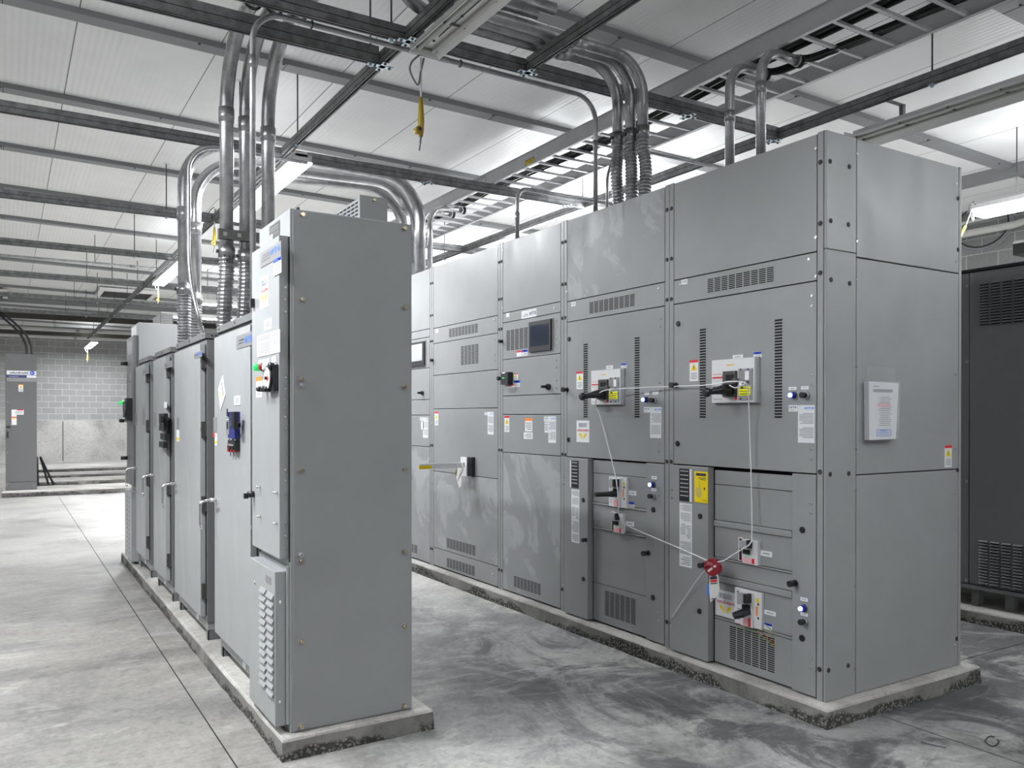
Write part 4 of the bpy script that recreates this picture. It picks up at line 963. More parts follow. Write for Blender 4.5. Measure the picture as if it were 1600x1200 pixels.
m.build('padlock_body', t, bevel=0.004)

# ================================================================== starter cabinet row (fronts towards -X)
def bolt_pts(fr, par, pts, r=0.011, name='cover_bolt', mat='brass'):
    for (u, v) in pts:
        m = MB(); m.disc(fr, u, v, r*1.25, 0, 0.004, 'breaker_grey', 12); m.disc(fr, u, v, r*0.9, 0.004, 0.02, mat, 6); m.build(name, par)
def tall_cabinet(y0, y1, label, hood=True):
    t = thing('starter_cabinet', (1.4, (y0+y1)/2, 0.1), label, 'electrical cabinet', 'tall starter cabinets closing the row')
    m = MB(); m.box(1.10, 1.704, y0, y1, 0.1, 2.488, 'paint_dark' if False else 'paint_left'); m.build('cabinet_body', t, bevel=0.003)
    return t
LXd = 1.055
T1 = tall_cabinet(3.706, 4.232, 'tall narrow starter cabinet with timer dial and pilot lights, closest to the camera')
L1 = Pl('x', LXd); F1 = L1.fr
LE = Pl('y', 3.706); FL = LE.fr
m = MB(); m.box(1.112, 1.698, 3.700, 3.708, 0.108, 2.482, 'paint'); m.build('end_cover', T1, bevel=0.002)
LE = Pl('y', 3.700); FL = LE.fr
bolt_pts(FL, T1, [LE.uv(x, y) for x, y in ((472, 336), (631, 357.5), (472, 468.5), (631.5, 481), (470.5, 593), (631.5, 604.5), (471, 735), (631, 733), (470, 876.5), (631, 861), (470.5, 1002), (631, 978), (470, 1134), (631, 1101.5))])
bolt_pts(FL, T1, [LE.uv(x, y) for x, y in ((472, 602), (469.5, 867))], mat='breaker_grey')
# upper door: sheet pan standing off the front
m = MB(); m.box(LXd, 1.10, 3.722, 4.205, 0.895, 2.365, 'paint_left'); o1 = m.build('upper_door', T1, bevel=0.003)
m = MB(); m.box(1.097, 1.101, 3.708, 3.722, 0.88, 2.36, 'gap'); m.box(1.0985, 1.101, 4.205, 4.228, 0.72, 2.4, 'gap'); m.build('door_gap', T1)
screws(fry(3.722), T1, [(1.083, z) for z in (2.13, 2.075, 2.02, 1.72, 1.67, 1.62, 1.60-0.02, 1.54, 1.49, 1.30, 1.25, 1.19, 1.06, 1.0, 0.945)], 0.0055, mat='steel_screw')
# lower vented door
m = MB(); m.box(1.035, 1.085, 3.725, 4.185, 0.135, 0.84, 'paint_left'); m.box(1.085, 1.10, 3.712, 4.19, 0.14, 0.862, 'paint_left'); lo = m.build('lower_door', T1, bevel=0.004)
L1b = Pl('x', 1.035); F1b = L1b.fr
m = MB()
for ci, (xa, xb, ytop, ybot) in enumerate(((407.5, 416, 916, 1072), (418, 428, 924, 1087))):
    ua, ub = L1b.u(xa), L1b.u(xb); za = L1b.z(((xa+xb)/2, ytop)); zb_ = L1b.z(((xa+xb)/2, ybot)); n = 13; dz = (za-zb_)/n
    for i in range(n):
        z = za-dz*(i+0.5)
        m.prism([F1b(ua, z+dz*0.38, 0.001), F1b(ua, z-dz*0.25, 0.014), F1b(ua, z-dz*0.25, 0.001)], F1b(ub, 0, 0)-F1b(ua, 0, 0), 'paint_left')
        m.fbox(F1b, ua, ub, z-dz*0.36, z-dz*0.25, 0.0005, 0.0015, 'gap')
m.build('louvres', lo)
screws(F1b, T1, [L1b.uv(x, y) for x, y in ((438.5, 941), (437.5, 1097), (398.5, 910))], 0.008)
sticker(F1b, T1, L1b.rect(415, 423, 900, 911), 'serial_label', 'nameplate', lines=((0.1, 0.9, 0.2, 0.8, 2, 'print_grey'),))
# labels and devices on the upper door
r = (L1.u(408.3), L1.u(440.5), L1.z((408, 416.5), (440.5, 403)), L1.z((408, 393), (440.5, 379)))
sticker(F1, T1, r, 'nameplate', 'nameplate', th=0.003, texts=((0.73, 0.62, 0.36, 0.44, 'E·T·N', 'logo_blue', 0.035), (0.3, 0.72, 0.09, 0.3, 'Medium Voltage', 'ink'), (0.3, 0.54, 0.09, 0.36, 'Variable Speed', 'ink'), (0.29, 0.36, 0.09, 0.4, 'Soft Starter', 'ink')), label='grey maker nameplate with blue logo')
r = (L1.u(429.3), L1.u(441.2), L1.z((429.3, 431.5), (441, 426)), L1.z((429.3, 406), (441, 400)))
sticker(F1, T1, r, 'notice_label', bands=((0, 1, 0.77, 1, 'label_blue'), (0.62, 0.92, 0.83, 0.92, 'white_label')), lines=((0.12, 0.9, 0.08, 0.72, 5, 'print_grey'),), d=0.003)
energized(F1, T1, (L1.u(406.7), L1.u(420.7), L1.z((406.7, 481.5), (420, 480.5)), L1.z((406.7, 432.5), (420, 430))))
r = L1.rect(413, 425.2, 498, 515); sticker(F1, T1, r, 'notice_label', lines=((0.2, 0.8, 0.3, 0.7, 2, 'print_grey'),))
r = (L1.u(402.5), L1.u(438.3), L1.z((402.5, 557.5), (438, 551.5)), L1.z((402.5, 525), (438, 515)))
sticker(F1, T1, r, 'rating_sheet', lines=((0.1, 0.6, 0.72, 0.95, 3, 'print_grey'), (0.08, 0.6, 0.1, 0.6, 7, 'print_grey'), (0.68, 0.92, 0.75, 0.92, 3, 'print_grey'), (0.7, 0.9, 0.4, 0.6, 5, 'print_grey')), th=0.003)
for xa, xb, ya, yb in ((405, 409.7, 563, 570.5), (410.7, 415.7, 561.5, 569), (417, 421.7, 560, 568), (426, 432.5, 557, 566)): sticker(F1, T1, L1.rect(xa, xb, ya, yb), 'device_label', th=0.003)
def lamp(fr, par, u, v, mat, out=0.05, r=0.018, name='indicator_lamp'):
    m = MB(); m.disc(fr, u, v, r*1.05, 0, 0.015, 'breaker_grey', 16); m.disc(fr, u, v, r*0.8, 0.015, out*0.45, 'chrome', 16)
    P = [fr(u, v, out*0.4), fr(u, v, out*0.8), fr(u, v, out)]; m.tube(P, lambda i: (r, r, r*0.75)[i], mat, 16)
    m.build(name, par)
L1o = Pl('x', LXd-0.035)
lamp(F1, T1, L1o.u(401), L1o.z((401, 574)), 'green_lens'); lamp(F1, T1, L1o.u(408), L1o.z((408, 573)), 'red_lens', 0.045); lamp(F1, T1, L1o.u(414), L1o.z((414, 572.5)), 'white_plastic', 0.045, 0.02); lamp(F1, T1, L1o.u(421), L1o.z((421, 572)), 'black', 0.04, 0.017)
r = (L1.u(422.5), L1.u(435.5), L1.z((429, 611)), L1.z((429, 571)))
m = MB(); m.fbox(F1, r[0], r[1], r[2], r[3], 0, 0.025, 'black'); cu, cv = (r[0]+r[1])/2, (r[2]+r[3])/2
m.disc(F1, cu, cv, (r[3]-r[2])*0.47, 0.02, 0.034, 'black', 28); m.disc(F1, cu, cv, (r[3]-r[2])*0.43, 0.034, 0.036, 'white_label', 28); m.disc(F1, cu, cv, 0.008, 0.036, 0.045, 'black', 10)
for q in range(9):
    an = math.radians(-40+q*32); a0, a1 = (r[3]-r[2])*0.32, (r[3]-r[2])*0.39
    m.quad([F1(cu+a0*math.cos(an), cv+a0*math.sin(an), 0.0366), F1(cu+a1*math.cos(an), cv+a1*math.sin(an), 0.0366), F1(cu+a1*math.cos(an+.06), cv+a1*math.sin(an+.06), 0.0366), F1(cu+a0*math.cos(an+.06), cv+a0*math.sin(an+.06), 0.0366)], 'ink')
m.quad([F1(cu+0.008, cv+0.02, 0.0366), F1(cu+0.03, cv+0.0, 0.0366), F1(cu+0.03, cv-0.01, 0.0366), F1(cu+0.01, cv-0.02, 0.0366)], 'label_red')
m.build('dial_gauge', T1)
r = L1.rect(400.7, 409.7, 589, 621); sticker(F1, T1, r, 'warning_label', bands=((0, 1, 0.8, 1, 'label_orange'), (0.2, 0.9, 0.3, 0.5, 'breaker_grey')), lines=((0.1, 0.8, 0.1, 0.25, 2, 'print_grey'),))
for xa, xb in ((410.5, 415.3), (416.5, 421.5)): sticker(F1, T1, L1.rect(xa, xb, 593, 601), 'device_label')
for x in (408, 414.5, 419): lamp(F1, T1, L1o.u(x-2), L1o.z((x-2, 608)), 'black', 0.05, 0.013, 'selector_switch')
for x, y in ((407, 761), (433.5, 769.5), (407.5, 807), (433, 818)): 
    m = MB(); m.disc(F1, *L1.uv(x, y), 0.006, 0, 0.02, 'steel_screw', 8); m.build('screw', T1)
m = MB(); u_, v_ = L1.uv(397, 772); m.disc(F1, u_, v_, 0.016, -0.01, 0.03, 'black', 14); m.fbox(F1, u_-0.008, u_+0.008, v_-0.02, v_+0.006, 0.03, 0.05, 'black'); m.build('door_latch', T1)
m = MB(); u_, v_ = L1.uv(397, 471); m.fbox(F1, u_-0.02, u_+0.015, v_-0.03, v_+0.012, -0.03, 0.02, 'black'); m.build('door_latch', T1)
L1f = Pl('x', 1.099); r = (L1f.u(421.5), L1f.u(437.5), L1f.z((421.5, 377), (437.5, 367)), L1f.z((421.5, 354.5), (437.5, 343.5)))
sticker(L1f.fr, T1, r, 'nameplate', 'breaker_dark', bands=((0.05, 0.35, 0.02, 0.38, 'white_label'), (0.12, 0.9, 0.72, 0.78, 'nameplate'), (0.12, 0.9, 0.55, 0.6, 'nameplate'), (0.4, 0.9, 0.3, 0.34, 'nameplate')))
# vent hood on its roof
m = MB(); m.box(1.455, 1.578, 3.76, 4.23, 2.488, 2.60, 'paint'); m.box(1.445, 1.588, 3.735, 3.76, 2.488, 2.606, 'paint')
h = m.build('roof_vent', T1, bevel=0.002)
m = MB()
for j in range(8):
    for i in range(5):
        y = 3.775+j*0.055; z = 2.50+i*0.019
        m.fbox(frx(1.455), -y-0.043, -y, z, z+0.009, 0.0005, 0.001, 'gap')
m.build('vent_slots', h)
bolt_pts(fry(3.735), T1, [(1.515, 2.585)], 0.008)
m = MB(); m.disc(lambda u, v, d: Vector((u, v, 2.488+d)), 1.14, 3.72, 0.009, 0, 0.012, 'breaker_dark', 10); m.build('lifting_bolt', T1)

def low_cabinet(y0, y1, xf, dy0, dy1, label, plate='blue', side=False):
    # base frame with legs, body, overlapping lid, hinged door with bail handle
    t = thing('control_cabinet', ((xf+1.70)/2, (y0+y1)/2, 0.1), label, 'electrical cabinet', 'waist-framed control cabinets in the middle of the row')
    zt = 2.045; zb = 0.215
    m = MB(); m.box(xf, 1.69, y0+0.004, y1-0.004, zb, zt, 'paint_mid'); m.build('cabinet_body', t, bevel=0.002)
    m = MB(); m.box(xf-0.012, 1.70, y0-0.004 if False else y0, y1, zt, 2.085, 'paint_mid'); m.box(xf-0.006, 1.69, y0+0.003, y1-0.003, zt-0.008, zt, 'gap')
    for yb_ in (y0+0.06, (y0+y1)/2, y1-0.06): m.disc(frx(xf-0.012), -yb_, 2.065, 0.006, 0, 0.004, 'black', 8)
    for xb_ in (xf+0.03, xf+0.055): m.disc(fry(y0), xb_, 2.065, 0.006, 0, 0.004, 'black', 8)
    m.build('roof_cap', t, bevel=0.003)
    m = MB(); m.box(xf+0.004, 1.69, y0+0.01, y1-0.01, 0.165, zb, 'paint'); m.build('base_rail', t, bevel=0.002)
    for ya in (y0+0.012, y1-0.06):
        for xa in (xf+0.006, 1.6):
            m = MB(); m.box(xa, xa+0.07, ya, ya+0.006, 0.1, 0.165, 'paint_mid'); m.box(xa, xa+0.006, ya, ya+0.05, 0.1, 0.165, 'paint_mid'); m.build('leg', t)
    xd = xf-0.038
    m = MB(); m.box(xd, xf-0.004, dy0, dy1, 0.255, 2.012, 'paint_left'); d = m.build('door', t, bevel=0.003)
    m = MB(); m.box(xf-0.004, xf, dy0-0.012, dy0+0.02, 0.26, 2.0, 'gap'); m.build('door_gap', t)
    for z in (1.90, 1.46, 0.98, 0.42):
        m = MB(); m.box(xd+0.006, xf+0.002, dy0-0.022, dy0-0.001, z-0.05, z+0.05, 'breaker_dark'); m.box(xd+0.002, xd+0.02, dy0-0.016, dy0-0.004, z-0.012, z+0.012, 'chrome'); m.build('hinge', t)
    fr = frx(xd); m = MB()
    hy = dy1-0.05; hz = 1.05
    m.tube([fr(-hy, hz, 0), fr(-hy, hz, 0.035)], 0.012, 'chrome', 10)
    m.tube(pathr([fr(-hy+0.09, hz+0.004, 0.035), fr(-hy-0.0, hz, 0.045), fr(-hy-0.0, hz-0.01, 0.09), fr(-hy-0.0, hz-0.14, 0.09), fr(-hy+0.012, hz-0.17, 0.085)], 0.02), 0.0085, 'chrome', 8)
    m.build('door_handle', d)
    fr = frx(xf+0.004)
    sticker(fr, t, (-(dy0+0.34), -(dy0+0.26), 0.168, 0.25), 'serial_label', 'nameplate', bands=((0.05, 0.95, 0.05, 0.45, 'white_label'),))
    return t, frx(xd), xd
LC = [low_cabinet(4.245, 5.165, 1.10, 4.27, 5.115, 'control cabinet with blue-backed switch and three red padlocks on its door'),
      low_cabinet(5.515, 6.56, 1.10, 5.545, 6.48, 'plain control cabinet behind the one with red padlocks, blue logo plate and bail handle'),
      low_cabinet(6.82, 7.59, 1.10, 6.88, 7.50, 'control cabinet with black switch in mid door, third low one along the row'),
      low_cabinet(7.93, 8.64, 1.10, 7.98, 8.60, 'low control cabinet farthest along the row, against the second tall cabinet')]
# -- second cabinet details
t2, f2, xd2 = LC[0]; P2 = Pl('x', xd2)
r = (P2.u(370.3), P2.u(394.5), P2.z((370, 546), (394, 539)), P2.z((370, 525.5), (394, 518)))
sticker(f2, t2, r, 'nameplate', 'nameplate', th=0.003, texts=((0.77, 0.5, 0.5, 0.4, 'E·T·N', 'logo_blue', 0.035), (0.33, 0.62, 0.14, 0.32, 'Medium', 'ink'), (0.33, 0.38, 0.14, 0.32, 'Voltage', 'ink')))
m = MB(); dpt = [P2.uv(x, y) for x, y in ((348.5, 586), (352.8, 617), (345.3, 641), (341.5, 608))]
m.prism([f2(a, b_, 0.001) for a, b_ in dpt], (-0.002, 0, 0), 'white_label')
def dp(a, b_):
    p0, p1, p2, p3 = [Vector((q[0], q[1])) for q in dpt]; q = p0+(p1-p0)*a+(p3-p0)*b_; return f2(q.x, q.y, 0.0035)
m.quad([dp(.15, .25), dp(.85, .25), dp(.85, .33), dp(.15, .33)], 'navy_ink'); m.quad([dp(.15, .5), dp(.85, .5), dp(.85, .6), dp(.15, .6)], 'label_pink'); m.quad([dp(.3, .7), dp(.6, .7), dp(.6, .85), dp(.3, .85)], 'label_yellow')
m.build('warning_label', t2)
sticker(f2, t2, P2.rect(366.7, 376.2, 618.5, 633), 'notice_label', lines=((0.2, 0.85, 0.2, 0.8, 3, 'print_grey'),), th=0.003)
sticker(f2, t2, P2.rect(333.8, 339.2, 652, 676), 'serial_label', 'nameplate', lines=((0.1, 0.9, 0.1, 0.9, 6, 'print_grey'),)); sticker(f2, t2, P2.rect(336, 339.2, 677, 696), 'warning_label', bands=((0, 1, 0.15, 0.4, 'label_yellow'),)); sticker(f2, t2, P2.rect(333, 336, 676, 683), 'warning_label', 'label_red')
sticker(f2, t2, P2.rect(358.3, 364.2, 643.5, 673), 'warning_label', bands=((0, 1, 0.82, 1, 'label_orange'),), lines=((0.15, 0.85, 0.1, 0.7, 5, 'print_grey'),))
r = P2.rect(364.5, 375.3, 643.5, 685)
m = MB(); m.fbox(f2, r[0], r[1], r[2], r[3], 0, 0.03, 'navy_plastic'); m.fbox(f2, r[0]-0.02, r[0]+0.05, r[2]+0.02, r[3]-0.03, 0.03, 0.034, 'nameplate'); m.fbox(f2, r[0]-0.01, r[0]+0.04, r[2]+0.10, r[3]-0.04, 0.034, 0.035, 'white_label'); m.fbox(f2, r[0], r[0]+0.03, r[2]+0.12, r[2]+0.16, 0.035, 0.036, 'black'); m.fbox(f2, r[0], r[0]+0.03, r[2]+0.05, r[2]+0.09, 0.035, 0.036, 'black')
sw = m.build('disconnect_switch', t2, bevel=0.002)
m = MB(); cu, cv = r[1]+0.04, r[3]-0.07; m.disc(f2, cu, cv, 0.016, 0.01, 0.05, 'black', 12); m.fbox(f2, cu-0.005, cu+0.06, cv-0.02, cv+0.07, 0.035, 0.055, 'black'); m.tube([f2(cu-0.04, cv+0.0, 0.045), f2(cu, cv+0.02, 0.05)], 0.006, 'chrome', 8); m.build('switch_handle', sw)
m = MB(); m.fbox(f2, r[0], r[1], r[2]-0.06, r[2]-0.01, 0, 0.03, 'black'); m.fbox(f2, r[0]+0.02, r[1]-0.02, r[2]-0.04, r[2]-0.03, 0.03, 0.032, 'nameplate'); m.build('lock_bracket', t2)
for i, yy_ in enumerate((364.5, 369, 373.5)):
    u_, v_ = P2.uv(yy_, 700); m = MB(); mt = 'red_lens' if i < 3 else 'black'
    m.fbox(f2, u_-0.013, u_+0.013, v_-0.02, v_+0.02, 0.005, 0.03, mt); m.tube(pathr([f2(u_-0.008, v_+0.018, 0.02), f2(u_-0.008, v_+0.05, 0.02), f2(u_+0.008, v_+0.05, 0.02), f2(u_+0.008, v_+0.018, 0.02)], 0.008), 0.003, 'chrome', 6); m.tube([f2(u_, v_-0.02, 0.015), f2(u_, v_-0.045, 0.015)], 0.004, 'chrome', 6)
    o = m.build('padlock', bevel=0.003)
    tag(o, ('red padlock of the trio under the blue switch, closest to the aisle end', 'middle red padlock of the trio under the blue switch', 'red padlock of the trio under the blue switch, beside the tall timer cabinet')[(0, 1, 2)[i]] if i else 'red padlock of the trio under the blue switch, farthest from the tall timer cabinet', 'padlock', 'three red padlocks under the blue switch')
# -- the others
for (tt, ff, xx), (xa, xb, ya, yb, yc, yd), kind in ((LC[1], (304, 316.5, 554, 563.5, 545, 554), 'w'), (LC[2], (257.5, 270, 570, 579, 561, 569), 'g'), (LC[3], (224, 233, 579, 590, 572, 580), 'g')):
    PP = Pl('x', xx); r = (PP.u(xa), PP.u(xb), PP.z((xa, yb), (xb, ya)), PP.z((xa, yd), (xb, yc)))
    sticker(ff, tt, r, 'nameplate', 'nameplate', th=0.003, texts=((0.72, 0.55, 0.55, 0.45, 'E·T·N', 'logo_blue' if kind == 'w' else 'print_grey', 0.035), (0.25, 0.6, 0.14, 0.36, 'Medium', 'ink'), (0.25, 0.36, 0.14, 0.3, 'Voltage', 'ink')))
tt, ff, xx = LC[2]; PP = Pl('x', xx)
sticker(ff, tt, PP.rect(256.5, 261, 628, 637.5), 'notice_label'); sticker(ff, tt, PP.rect(241, 244.5, 644, 668), 'serial_label', 'nameplate'); r = PP.rect(253.5, 262.5, 646, 673)
m = MB(); m.fbox(ff, r[0]+0.03, r[1], r[2], r[3], 0, 0.03, 'black'); m.fbox(ff, r[0]+0.03, r[0]+0.06, r[2]+0.03, r[3]-0.07, 0.03, 0.032, 'nameplate'); m.fbox(ff, r[0]+0.03, r[1]-0.02, r[2]-0.07, r[2]-0.02, 0, 0.02, 'black'); m.fbox(ff, r[0]+0.03, r[1]-0.02, r[2]-0.13, r[2]-0.085, 0, 0.03, 'black'); sw = m.build('disconnect_switch', tt, bevel=0.003)
m = MB(); m.disc(ff, r[1]-0.03, r[3]-0.05, 0.02, 0.03, 0.05, 'black', 12); m.fbox(ff, r[1]-0.03, r[1]+0.06, r[3]-0.06, r[3]-0.02, 0.04, 0.06, 'black'); m.build('switch_handle', sw)
tt, ff, xx = LC[1]; PP = Pl('x', xx); sticker(ff, tt, PP.rect(276, 280, 653, 671), 'serial_label', 'nameplate'); sticker(ff, tt, PP.rect(276, 280, 672, 690), 'warning_label', bands=((0, 1, 0.1, 0.35, 'label_yellow'),))
tt, ff, xx = LC[3]; PP = Pl('x', xx); sticker(ff, tt, PP.rect(222.5, 226.5, 637, 664), 'notice_label', 'nameplate'); sticker(ff, tt, PP.rect(211, 214, 645, 665), 'serial_label', 'nameplate')
# -- second tall cabinet at the far end of the row
T6 = thing('starter_cabinet', (1.4, 9.1, 0.1), 'second tall starter cabinet, at the far end of the row near the block wall', 'electrical cabinet', 'tall starter cabinets closing the row')
m = MB(); m.box(1.10, 1.704, 8.69, 9.25, 0.1, 2.455, 'paint'); m.build('cabinet_body', T6, bevel=0.003)
m = MB(); m.box(1.055, 1.10, 8.71, 9.22, 0.86, 2.33, 'paint_mid'); m.build('upper_door', T6, bevel=0.003)
m = MB(); m.box(1.035, 1.10, 8.71, 9.22, 0.13, 0.80, 'paint_left'); d = m.build('lower_door', T6, bevel=0.003)
m = MB()
for i in range(13):
    for c_ in (8.86, 9.02): m.disc(frx(1.035), -c_-(0.03 if i % 2 else 0), 0.2+i*0.045, 0.011, 0.0005, 0.001, 'gap', 8)
m.build('louvres', d)
P6 = Pl('x', 1.055); F6 = P6.fr
sticker(F6, T6, (-9.12, -8.8, 2.16, 2.29), 'nameplate', 'nameplate'); sticker(F6, T6, (-9.1, -8.8, 1.72, 1.88), 'rating_sheet', 'nameplate'); sticker(F6, T6, (-9.0, -8.85, 1.9, 1.97), 'notice_label', 'nameplate')
m = MB(); m.fbox(F6, -8.95, -8.78, 1.5, 1.72, 0, 0.05, 'black'); m.disc(F6, -8.87, 1.61, 0.08, 0.05, 0.07, 'breaker_dark', 20); m.build('dial_gauge', T6)
lamp(F6, T6, -9.15, 1.68, 'green_lens', 0.08, 0.02); lamp(F6, T6, -9.15, 1.5, 'black', 0.08, 0.02)
m = MB(); m.disc(F6, -9.18, 2.08, 0.02, 0, 0.06, 'black', 10); m.build('door_latch', T6); m = MB(); m.disc(F6, -9.18, 1.12, 0.02, 0, 0.06, 'black', 10); m.build('door_latch', T6)
sticker(frx(1.10), T6, (-9.2, -8.85, 2.35, 2.44), 'notice_label', 'white_label')
m = MB(); m.box(1.3, 1.42, 8.72, 9.2, 2.455, 2.56, 'breaker_dark')
for i in range(6): m.fbox(fry(8.72), 1.305, 1.415, 2.465+i*0.016, 2.472+i*0.016, 0.0005, 0.001, 'paint')
m.build('roof_vent', T6)

# ================================================================== dark louvred cabinet behind the switchgear
t = thing('louvred_cabinet', (6.7, 2.2, 0.1), 'dark louvred cabinet standing behind the switchgear end', 'electrical cabinet')
XR = 6.25; PR = Pl('x', XR); FR = PR.fr
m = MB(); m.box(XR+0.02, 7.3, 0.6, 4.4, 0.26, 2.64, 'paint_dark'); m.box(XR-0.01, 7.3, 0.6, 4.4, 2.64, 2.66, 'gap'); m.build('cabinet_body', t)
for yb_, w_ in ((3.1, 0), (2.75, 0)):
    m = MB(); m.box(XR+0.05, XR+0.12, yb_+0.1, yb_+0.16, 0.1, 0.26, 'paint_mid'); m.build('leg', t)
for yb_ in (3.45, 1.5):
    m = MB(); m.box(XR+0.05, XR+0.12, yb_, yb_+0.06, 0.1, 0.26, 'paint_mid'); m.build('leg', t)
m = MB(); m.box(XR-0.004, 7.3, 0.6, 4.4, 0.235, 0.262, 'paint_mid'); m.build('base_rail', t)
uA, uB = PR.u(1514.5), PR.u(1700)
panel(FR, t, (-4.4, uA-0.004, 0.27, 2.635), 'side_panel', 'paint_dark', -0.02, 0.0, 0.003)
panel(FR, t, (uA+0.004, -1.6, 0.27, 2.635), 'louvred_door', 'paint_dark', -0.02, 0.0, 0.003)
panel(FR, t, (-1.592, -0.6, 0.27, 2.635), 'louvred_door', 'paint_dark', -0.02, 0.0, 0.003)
def louvre_block(cols, ztop, zbot, n):
    m = MB()
    for (a, c) in cols:
        dz = (ztop-zbot)/n
        for i in range(n):
            z = ztop-dz*(i+0.5)
            m.prism([FR(a, z+dz*0.42, 0.0), FR(a, z-dz*0.05, 0.012), FR(a, z-dz*0.1, 0.0)], FR(c, 0, 0)-FR(a, 0, 0), 'paint_mid')
            m.fbox(FR, a, c, z-dz*0.45, z-dz*0.1, 0.0002, 0.0008, 'gap')
    m.build('louvres', t)
c0_, w_, g_ = PR.u(1530.5), PR.u(1544)-PR.u(1530.5), PR.u(1548)-PR.u(1530.5)
cols = [(c0_+g_*i, c0_+g_*i+w_) for i in range(7)]
louvre_block(cols, PR.z((1560, 438.5)), PR.z((1560, 506)), 15)
louvre_block(cols, PR.z((1560, 847)), PR.z((1560, 918)), 15)
screws(FR, t, [PR.uv(x, y) for x, y in ((1511, 447), (1510.5, 752), (1510, 906), (1511, 565))], 0.012, mat='nameplate')
m = MB(); m.quad([FR(PR.u(1500.5), PR.z((1502, 427)), -0.3), FR(PR.u(1503), PR.z((1502, 427)), -0.3), FR(PR.u(1503), PR.z((1502, 417)), -0.3), FR(PR.u(1500.5), PR.z((1502, 417)), -0.3)], 'white_label'); m.build('notice_label', t)

# ================================================================== drive cabinet on the far pads
YD = 18.72; PD = Pl('y', YD); FDr = PD.fr
t = thing('drive_cabinet', (0.25, YD+0.4, 0.1), 'dark grey drive cabinet with white brand band, alone on the foremost far pad', 'electrical cabinet')
xa, xb = PD.u(8.5), PD.u(57.5); zt_ = PD.z((33, 553))
m = MB(); m.box(xa, xb, YD+0.004, YD+0.75, 0.1, zt_, 'paint_dark'); m.build('cabinet_body', t)
zb1_, zb2_ = PD.z((30, 579)), PD.z((30, 591.5)); zk = PD.z((30, 753))
panel(FDr, t, (xa+0.004, xb-0.004, zb1_+0.004, zt_-0.004), 'top_panel', 'paint_dark', -0.004, 0.02)
panel(FDr, t, (xa+0.004, xb-0.004, zk+0.004, zb2_-0.06), 'door', 'paint_dark', -0.004, 0.02)
panel(FDr, t, (xa+0.004, xb-0.004, 0.104, zk-0.004), 'kick_panel', 'paint_dark', -0.004, 0.02)
m = MB(); q0, q1 = PD.u(10.5), PD.u(57)
m.fbox(FDr, q0, q1, zb2_-0.06, zb1_, 0, 0.022, 'nameplate'); m.fbox(FDr, q0, q1, PD.z((30, 585.5)), zb1_-0.005, 0.022, 0.026, 'white_label')
m.fbox(FDr, q0, PD.u(42), PD.z((30, 590)), PD.z((30, 586.3)), 0.022, 0.026, 'navy_ink'); m.fbox(FDr, PD.u(42), q1, PD.z((50, 590.5)), PD.z((50, 586.8)), 0.022, 0.027, 'white_label')
m.text(FDr, (PD.u(15)+PD.u(45))/2, PD.z((30, 583)), 0.028, 0.052, 'Allen-Bradley', 'ink', width=PD.u(45)-PD.u(15), bold=0.02)
m.text(FDr, PD.u(21.5), PD.z((20, 588.3)), 0.028, 0.022, 'MV Equipment', 'white_label', width=PD.u(29)-PD.u(14))
m.disc(FDr, PD.u(50.5), PD.z((50, 583)), 0.04, 0.026, 0.03, 'label_blue', 20); m.text(FDr, PD.u(50.5), PD.z((50, 583)), 0.0315, 0.032, 'AB', 'white_label', width=0.045)
m.build('brand_band', t)
sticker(FDr, t, (PD.u(47), PD.u(56), PD.z((50, 595.3)), PD.z((50, 592.7))), 'nameplate', d=0.02)
danger(FDr, t, PD.rect(29, 36.3, 600.5, 612), d=0.02, top='label_orange')
sticker(FDr, t, PD.rect(18, 37, 640, 648), 'warning_label', bands=((0.45, 0.97, 0.82, 1, 'label_red'),), d=0.02, lines=((0.1, 0.9, 0.2, 0.7, 2, 'print_grey'),))
sticker(FDr, t, PD.rect(18, 26, 648, 664), 'warning_label', bands=((0, 1, 0.7, 0.8, 'label_red'), (0.2, 0.8, 0.56, 0.68, 'label_yellow')), d=0.02)
m = MB(); m.fbox(FDr, PD.u(10), PD.u(16), PD.z((12, 668)), PD.z((12, 665.5)), 0.02, 0.05, 'black'); m.fbox(FDr, PD.u(11), PD.u(13.2), PD.z((12, 684)), PD.z((12, 674)), 0.02, 0.05, 'black'); m.build('door_handle', t)
screws(FDr, t, [PD.uv(x, y) for x, y in ((13, 592), (12, 628), (12, 707), (12, 754), (52, 758), (10, 758))], 0.014, d=0.02, mat='nameplate')
# dark panel beside it and its pad, mostly out of the frame
m = MB(); m.box(-0.75, -0.16, 20.0, 20.8, 1.75, 2.35, 'breaker_dark')
for a in (-0.72, -0.22): m.box(a, a+0.05, 20.1, 20.15, 0.0, 1.75, 'paint_dark')
tag(m.build('instrument_stand'), 'black box on a stand, cut by the picture edge beside the drive cabinet', 'instrument stand')
m = MB()
for k_, (xa_, xb_) in enumerate(((0.74, 0.88), (0.62, 0.78))):
    m.tube([(0.64, 20.7, 0.66), (xb_+0.02, 20.63, 0.03)], 0.022, 'black', 4, smooth=False)
m.box(0.62, 0.9, 20.6, 20.66, 0.0, 0.05, 'black'); m.tube([(0.58, 20.7, 0.66), (0.60, 20.7, 0.02)], 0.02, 'black', 4, smooth=False)
tag(m.build('folding_stand'), 'black triangular bracket stand on the floor behind the drive cabinet', 'bracket stand')
m = MB()
for dx, top in ((0.0, (-0.45, 18.9, 3.75)), (0.09, (-0.42, 18.95, 3.98))):
    s_ = (0.36+dx, 19.0, zt_)
    m.tube(smooth([s_, (0.34+dx, 19.0, zt_+0.22), (0.22+dx, 18.95, zt_+0.45), (-0.05+dx, 18.9, zt_+0.72), (-0.25, 18.9, zt_+0.95), top, (top[0]-1.0, 18.9, top[2]+0.4)]), 0.022, 'cable_black', 8)
